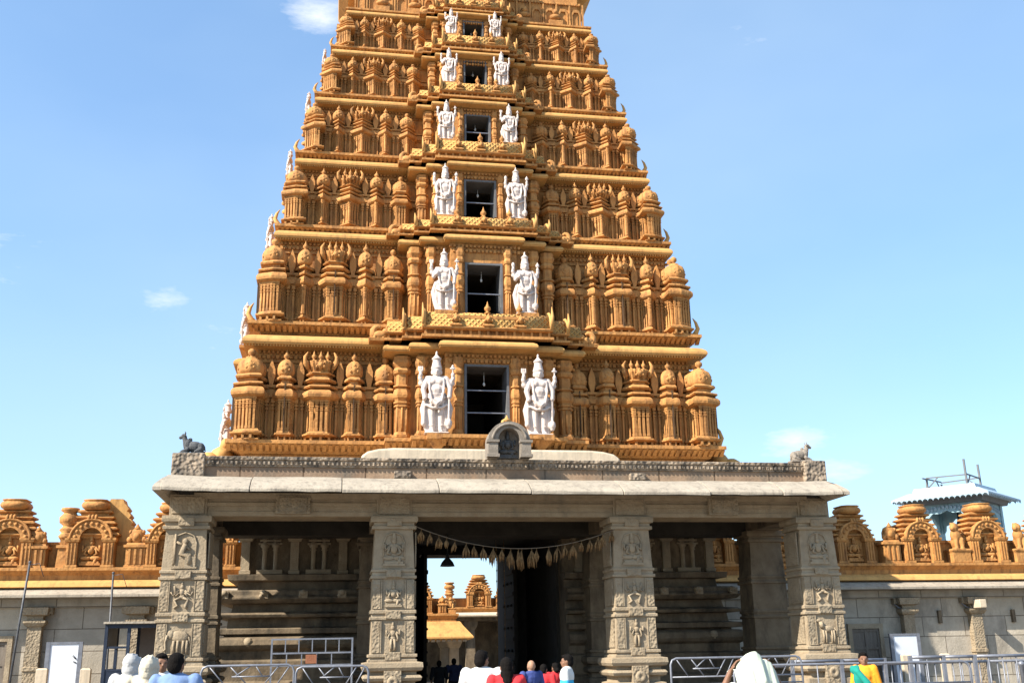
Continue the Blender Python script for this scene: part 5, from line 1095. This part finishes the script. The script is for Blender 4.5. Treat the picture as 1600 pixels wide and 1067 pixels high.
def person(label, x, y, rz, H=1.6, skin='skin', shirt=(.6, .6, .58), lower=(.1, .1, .12), hair='short', arms=None, turn=0.0, tilt=0.0, female=False, wrap=None, shirt2=None, bald=False, vox=.013, group=None, shawl=None, slim=1.0, skirt=False, sleeve=.55):
    k = H/1.63; root = thing('person', label, 'person', (x, y, 0), rz, group)
    P = lambda a: tuple(v*k for v in a)
    sw = (.175 if female else .20)*slim
    A = arms or {}
    AL = A.get('L', [(-sw, 0, 1.385), (-sw-.065, .02, 1.10), (-sw-.03, -.10, .86)]); AR = A.get('R', [(sw, 0, 1.385), (sw+.065, .02, 1.10), (sw+.03, -.10, .86)])
    b = MB(); ms = S(k)
    b.ell((0, 0, .98), (.165*slim, .115, .13), 12); b.ell((0, .0, 1.12), (.140*slim, .10, .16), 12); b.ell((0, 0, 1.30), (.165*slim, .105, .16), 12); b.ell((0, .01, 1.38), (.17*slim, .075, .07), 10)
    b.chain([(0, .015, 1.40), (0, .0, 1.50)], [.062, .052], 10)
    hm = T(0, 0, 1.43) @ Matrix.Rotation(turn, 4, 'Z') @ Matrix.Rotation(tilt, 4, 'X'); hb = MB()
    hb.ell((0, .012, .115), (.074, .092, .098), 14); hb.ell((0, -.025, .055), (.056, .062, .062), 12); hb.ell((0, -.055, .022), (.028, .026, .022), 8)
    hb.chain([(0, -.078, .118), (0, -.098, .085)], [.010, .016], 6); hb.ell((0, -.082, .052), (.026, .014, .009), 8); hb.ell((0, -.080, .042), (.022, .013, .008), 8)
    for s_ in (-1, 1): hb.ell((s_*.076, .015, .095), (.010, .020, .032), 8); hb.ell((s_*.030, -.074, .112), (.017, .012, .010), 8); hb.ell((s_*.032, -.080, .134), (.024, .010, .007), 8); hb.ell((s_*.042, -.05, .075), (.024, .024, .022), 8)
    b.join(hb, hm)
    for Lm, sd in ((AL, -1), (AR, 1)):
        b.chain(Lm, [.052, .040, .026], 10); w = Vector(Lm[2]); d = (w-Vector(Lm[1])).normalized(); hd = A.get('hd'+('L' if sd < 0 else 'R')); hand(b, w, hd or d, sd, .0095 if vox < .012 else .0105)
    for s_ in (-1, 1):
        b.chain([(s_*.088, 0, .93), (s_*.098, -.01, .50), (s_*.10, .02, .09)], [.088, .056, .038], 12); b.ell((s_*.10, -.045, .035), (.042, .115, .035), 10)
    q = MB(); q.join(b, ms); body = fuse(q, 'body', vox, 1, [M[skin]]); _link('body', body, root)
    # eyes
    e = MB()
    for s_ in (-1, 1): e.ell((s_*.030, -.080, .112), (.013, .008, .007), 8)
    q = MB(); q.join(e, ms @ hm); new('eyes', q, M['eye'], root)
    # shirt
    c = MB(); g_ = 1.12
    c.ell((0, 0, 1.0), (.185*slim, .135, .16), 12); c.ell((0, 0, 1.12), (.160*slim, .122, .18), 12); c.ell((0, .0, 1.30), (.185*slim, .126, .165), 12); c.ell((0, .01, 1.385), (.185*slim, .092, .078), 10); c.ell((0, .012, 1.43), (.075, .07, .045), 10)
    for Lm in (AL, AR):
        a0, a1, a2 = [Vector(v) for v in Lm]
        if sleeve <= .5: c.chain([a0, a0.lerp(a1, sleeve*2*.9)], [.072, .062], 10)
        else: c.chain([a0, a1, a1.lerp(a2, (sleeve-.5)*2)], [.072, .060, .050], 10)
    random.seed(int(abs(x*100))+3)
    for _ in range(9):      # folds
        a = random.uniform(0, 2*pi); z = random.uniform(.95, 1.3); c.tube([(.165*cos(a), .115*sin(a), z), (.17*cos(a+.15), .12*sin(a+.15), z-.12), (.168*cos(a+.2), .12*sin(a+.2), z-.24)], .012, 5)
    q = MB(); q.join(c, ms); me = fuse(q, 'shirt', .014, 1, [shirt]); _link('shirt', me, root)
    if shirt2: me.materials.append(shirt2); 
    if shirt2:
        for p in me.polygons:
            if p.center.z < 1.24*k: p.material_index = 1
    # lower garment
    c = MB()
    if skirt: c.lathe([(.10, .20), (.5, .19), (.85, .17), (.98, .165), (1.06, .15)], 20, sy=.8)
    else:
        c.ell((0, 0, .95), (.175*slim, .125, .12), 12)
        for s_ in (-1, 1): c.chain([(s_*.092, 0, .90), (s_*.102, -.005, .50), (s_*.105, .015, .12)], [.104, .078, .064], 10)
    q = MB(); q.join(c, ms); _link('trousers' if not skirt else 'skirt', fuse(q, 'lower_garment', .016, 1, [lower]), root)
    # hair or wrap
    if not bald and not wrap:
        c = MB(); c.ell((0, .026, .135), (.083, .092, .092), 14); c.ell((0, .055, .09), (.076, .066, .075), 12); c.ell((0, -.03, .185), (.062, .055, .032), 10)
        if hair == 'bun': c.ell((0, .12, .06), (.045, .04, .045), 10); c.ell((0, .07, .05), (.07, .05, .06), 10)
        if hair == 'braid': c.chain([(0, .10, .05), (0, .125, -.08), (0, .13, -.28)], [.045, .034, .02], 8)
        if hair == 'long': c.ell((0, .06, .02), (.085, .06, .10), 12); c.ell((0, .08, -.06), (.07, .045, .09), 10)
        q = MB(); q.join(c, ms @ hm); _link('hair', fuse(q, 'hair', .009, 1, [M['hair']]), root)
    if wrap:
        c = MB(); c.ell((0, .02, .135), (.094, .108, .100), 14); c.ell((0, .05, .06), (.088, .075, .09), 12); c.ell((0, .05, -.02), (.085, .07, .08), 10)
        for s_ in (-1, 1): c.tube([(s_*.07, -.05, .19), (s_*.097, .0, .10), (s_*.085, .03, -.02)], .014, 6); c.tube([(s_*.02, -.06, .215), (s_*.03, .06, .232), (s_*.02, .12, .1)], .010, 6)
        q = MB(); q.join(c, ms @ hm); _link('head_cloth', fuse(q, 'head_cloth', .010, 1, [wrap]), root)
    if shawl:
        c = MB(); c.tube([(-.20, .02, 1.40), (-.10, -.12, 1.34), (.04, -.15, 1.15), (.14, -.12, .95)], [.05, .05, .06, .05], 8); c.tube([(-.20, .02, 1.40), (-.10, .13, 1.32), (.05, .15, 1.15), (.15, .12, .95)], [.05, .055, .06, .05], 8); c.ell((-.13, .0, 1.36), (.11, .125, .09), 10); c.ell((-.10, -.08, 1.22), (.09, .06, .16), 10); c.ell((-.10, .08, 1.22), (.09, .06, .16), 10)
        q = MB(); q.join(c, ms); _link('shawl', fuse(q, 'shawl', .014, 1, [shawl]), root)
    return root
def _link(name, me, parent):
    o = bpy.data.objects.new(name, me); COL.objects.link(o); o.parent = parent; return o
M['eye'] = mat('dark_eye', (.03, .02, .015), (.06, .05, .04), 5, rough=.3, bump=0)
C_ = dict(cream=cloth('cream_cotton', (.56, .50, .39)), white=cloth('white_cotton', (.62, .61, .58)), grey=cloth('grey_cloth', (.42, .41, .40)), denim=cloth('faded_blue_cotton', (.16, .24, .42)), navy=cloth('navy_cotton', (.035, .04, .09)),
          red=cloth('red_cotton', (.55, .03, .035)), cyan=cloth('cyan_cotton', (.05, .42, .68)), black=cloth('black_cotton', (.015, .015, .017)), teal=cloth('teal_silk', (.01, .22, .17)), orange=cloth('orange_silk', (.85, .30, .02)), towel=cloth('pale_green_cotton', (.50, .53, .43)), brown=cloth('brown_cotton', (.12, .07, .05)), blue=cloth('blue_cotton', (.05, .07, .22)))
D_ = pi      # facing away from the camera
G1 = 'people talking at the left'
person('person in cream shirt with a pale cloth wrapped round the head, back turned', -5.53, 11.5, D_, 1.56, shirt=C_['cream'], lower=C_['white'], wrap=C_['cream'], tilt=-.28, group=G1, sleeve=.9, arms={'L': [(-.20, 0, 1.385), (-.27, -.10, 1.16), (-.12, -.28, 1.12)], 'R': [(.20, 0, 1.385), (.36, -.02, 1.20), (.40, -.14, 1.06)]})
person('person with a grey cloth over the head, half hidden behind the cream shirt', -5.84, 12.3, D_-.4, 1.57, shirt=C_['grey'], lower=C_['brown'], wrap=C_['grey'], group=G1, sleeve=.9)
person('person in white shirt facing the camera, between the wrapped head and the blue shirt', -5.58, 12.6, .25, 1.58, shirt=C_['white'], lower=C_['brown'], turn=.1, group=G1, sleeve=.8)
person('person in faded blue shirt with short black hair, back turned', -5.20, 11.0, D_-.25, 1.58, shirt=C_['denim'], lower=C_['navy'], group=G1, sleeve=.9, arms={'L': [(-.20, 0, 1.385), (-.30, -.06, 1.15), (-.2, -.22, 1.0)]})
G2 = 'people walking into the gateway'
person('person in white shirt with black hair, back turned, left of the red garment', -1.98, 12.5, D_-.3, 1.55, shirt=C_['white'], lower=C_['grey'], turn=-.4, group=G2)
person('person in red with long black hair, back turned, centre of the gateway', -1.78, 12.0, D_, 1.47, shirt=C_['red'], lower=C_['red'], hair='long', female=True, skirt=True, group=G2, shawl=C_['red'])
person('small child in white with short hair, beside the person in red', -1.32, 13.6, D_, 1.22, shirt=C_['white'], lower=C_['navy'], group=G2, vox=.012)
person('bald person in dark blue shirt, back turned, entering the gateway', -.57, 17.0, D_+.5, 1.38, skin='skin_light', shirt=C_['blue'], lower=C_['navy'], bald=True, group=G2, turn=-.3)
person('person in red shirt, left one of two by the gateway shadow', .03, 19.0, D_-.5, 1.28, shirt=C_['red'], lower=C_['black'], group=G2)
person('person in dark red shirt just right of the other red shirt', .36, 19.6, D_+.3, 1.29, shirt=C_['red'], lower=C_['grey'], group=G2, hair='bun', female=True)
person('boy in white and cyan shirt looking left, right of the gateway', -.21, 16.0, -pi/2-.35, 1.46, shirt=C_['white'], shirt2=C_['cyan'], lower=C_['navy'], group=G2, slim=.92, sleeve=.9)
person('person in dark clothes inside the passage, the left one', -.95, 28.0, D_, 1.28, shirt=C_['black'], lower=C_['black'], group=G2)
person('person in dark clothes inside the passage, the right one', -.50, 28.6, D_, 1.32, shirt=C_['navy'], lower=C_['black'], group=G2)
# worshipper in white holding a cloth over the head with both hands
root = person('person in white holding a pale cloth over the head with both arms raised', -.30, 8.5, D_, 1.465, shirt=C_['white'], lower=C_['white'], sleeve=.42, vox=.0105,
    bald=True, arms={'L': [(-.19, 0, 1.37), (-.30, -.04, 1.33), (-.205, .0, 1.525)], 'R': [(.19, 0, 1.37), (.30, -.04, 1.33), (.205, .0, 1.525)], 'hdL': Vector((.35, .1, .6)), 'hdR': Vector((-.35, .1, .6))}, tilt=-.1)
k = 1.465/1.63; V = []; F = []; nx, ny = 30, 26
for j in range(ny+1):
    v = j/ny
    for i in range(nx+1):
        u = i/nx*2-1; a = abs(u)
        X = u*(.185+.02*v); Y = -.15+.40*v*(1-.15*a); top = 1.685-.135*a**1.4-.012*cos(u*9)*a*(1-v)
        drop = max(0, v-.66); Z = top-(drop**1.1)*(.75+.15*(1-a))+.020*sin(u*10+v*4)*(.25+v)+.010*sin(u*23-v*7)*v
        if v < .35: Z -= (.35-v)*.10
        V.append((X*k, Y*k, Z*k))
for j in range(ny):
    for i in range(nx): q = j*(nx+1)+i; F.append((q, q+1, q+nx+2, q+nx+1))
m = MB(); m.add(V, F, True); me = m.mesh('held_cloth', [C_['towel']]); o = _link('held_cloth', me, None); o.parent = None
o.matrix_world = root.matrix_basis; sd = o.modifiers.new('thick', 'SOLIDIFY'); sd.thickness = .006; tag(o, 'pale greenish white cloth spread over the head of the worshipper in white', 'cloth')
person('girl in green scarf and orange dress standing before the right pillar', 3.97, 14.8, -.55, 1.42, shirt=C_['orange'], lower=C_['orange'], hair='bun', female=True, skirt=True, shawl=C_['teal'], turn=.2, slim=.82)
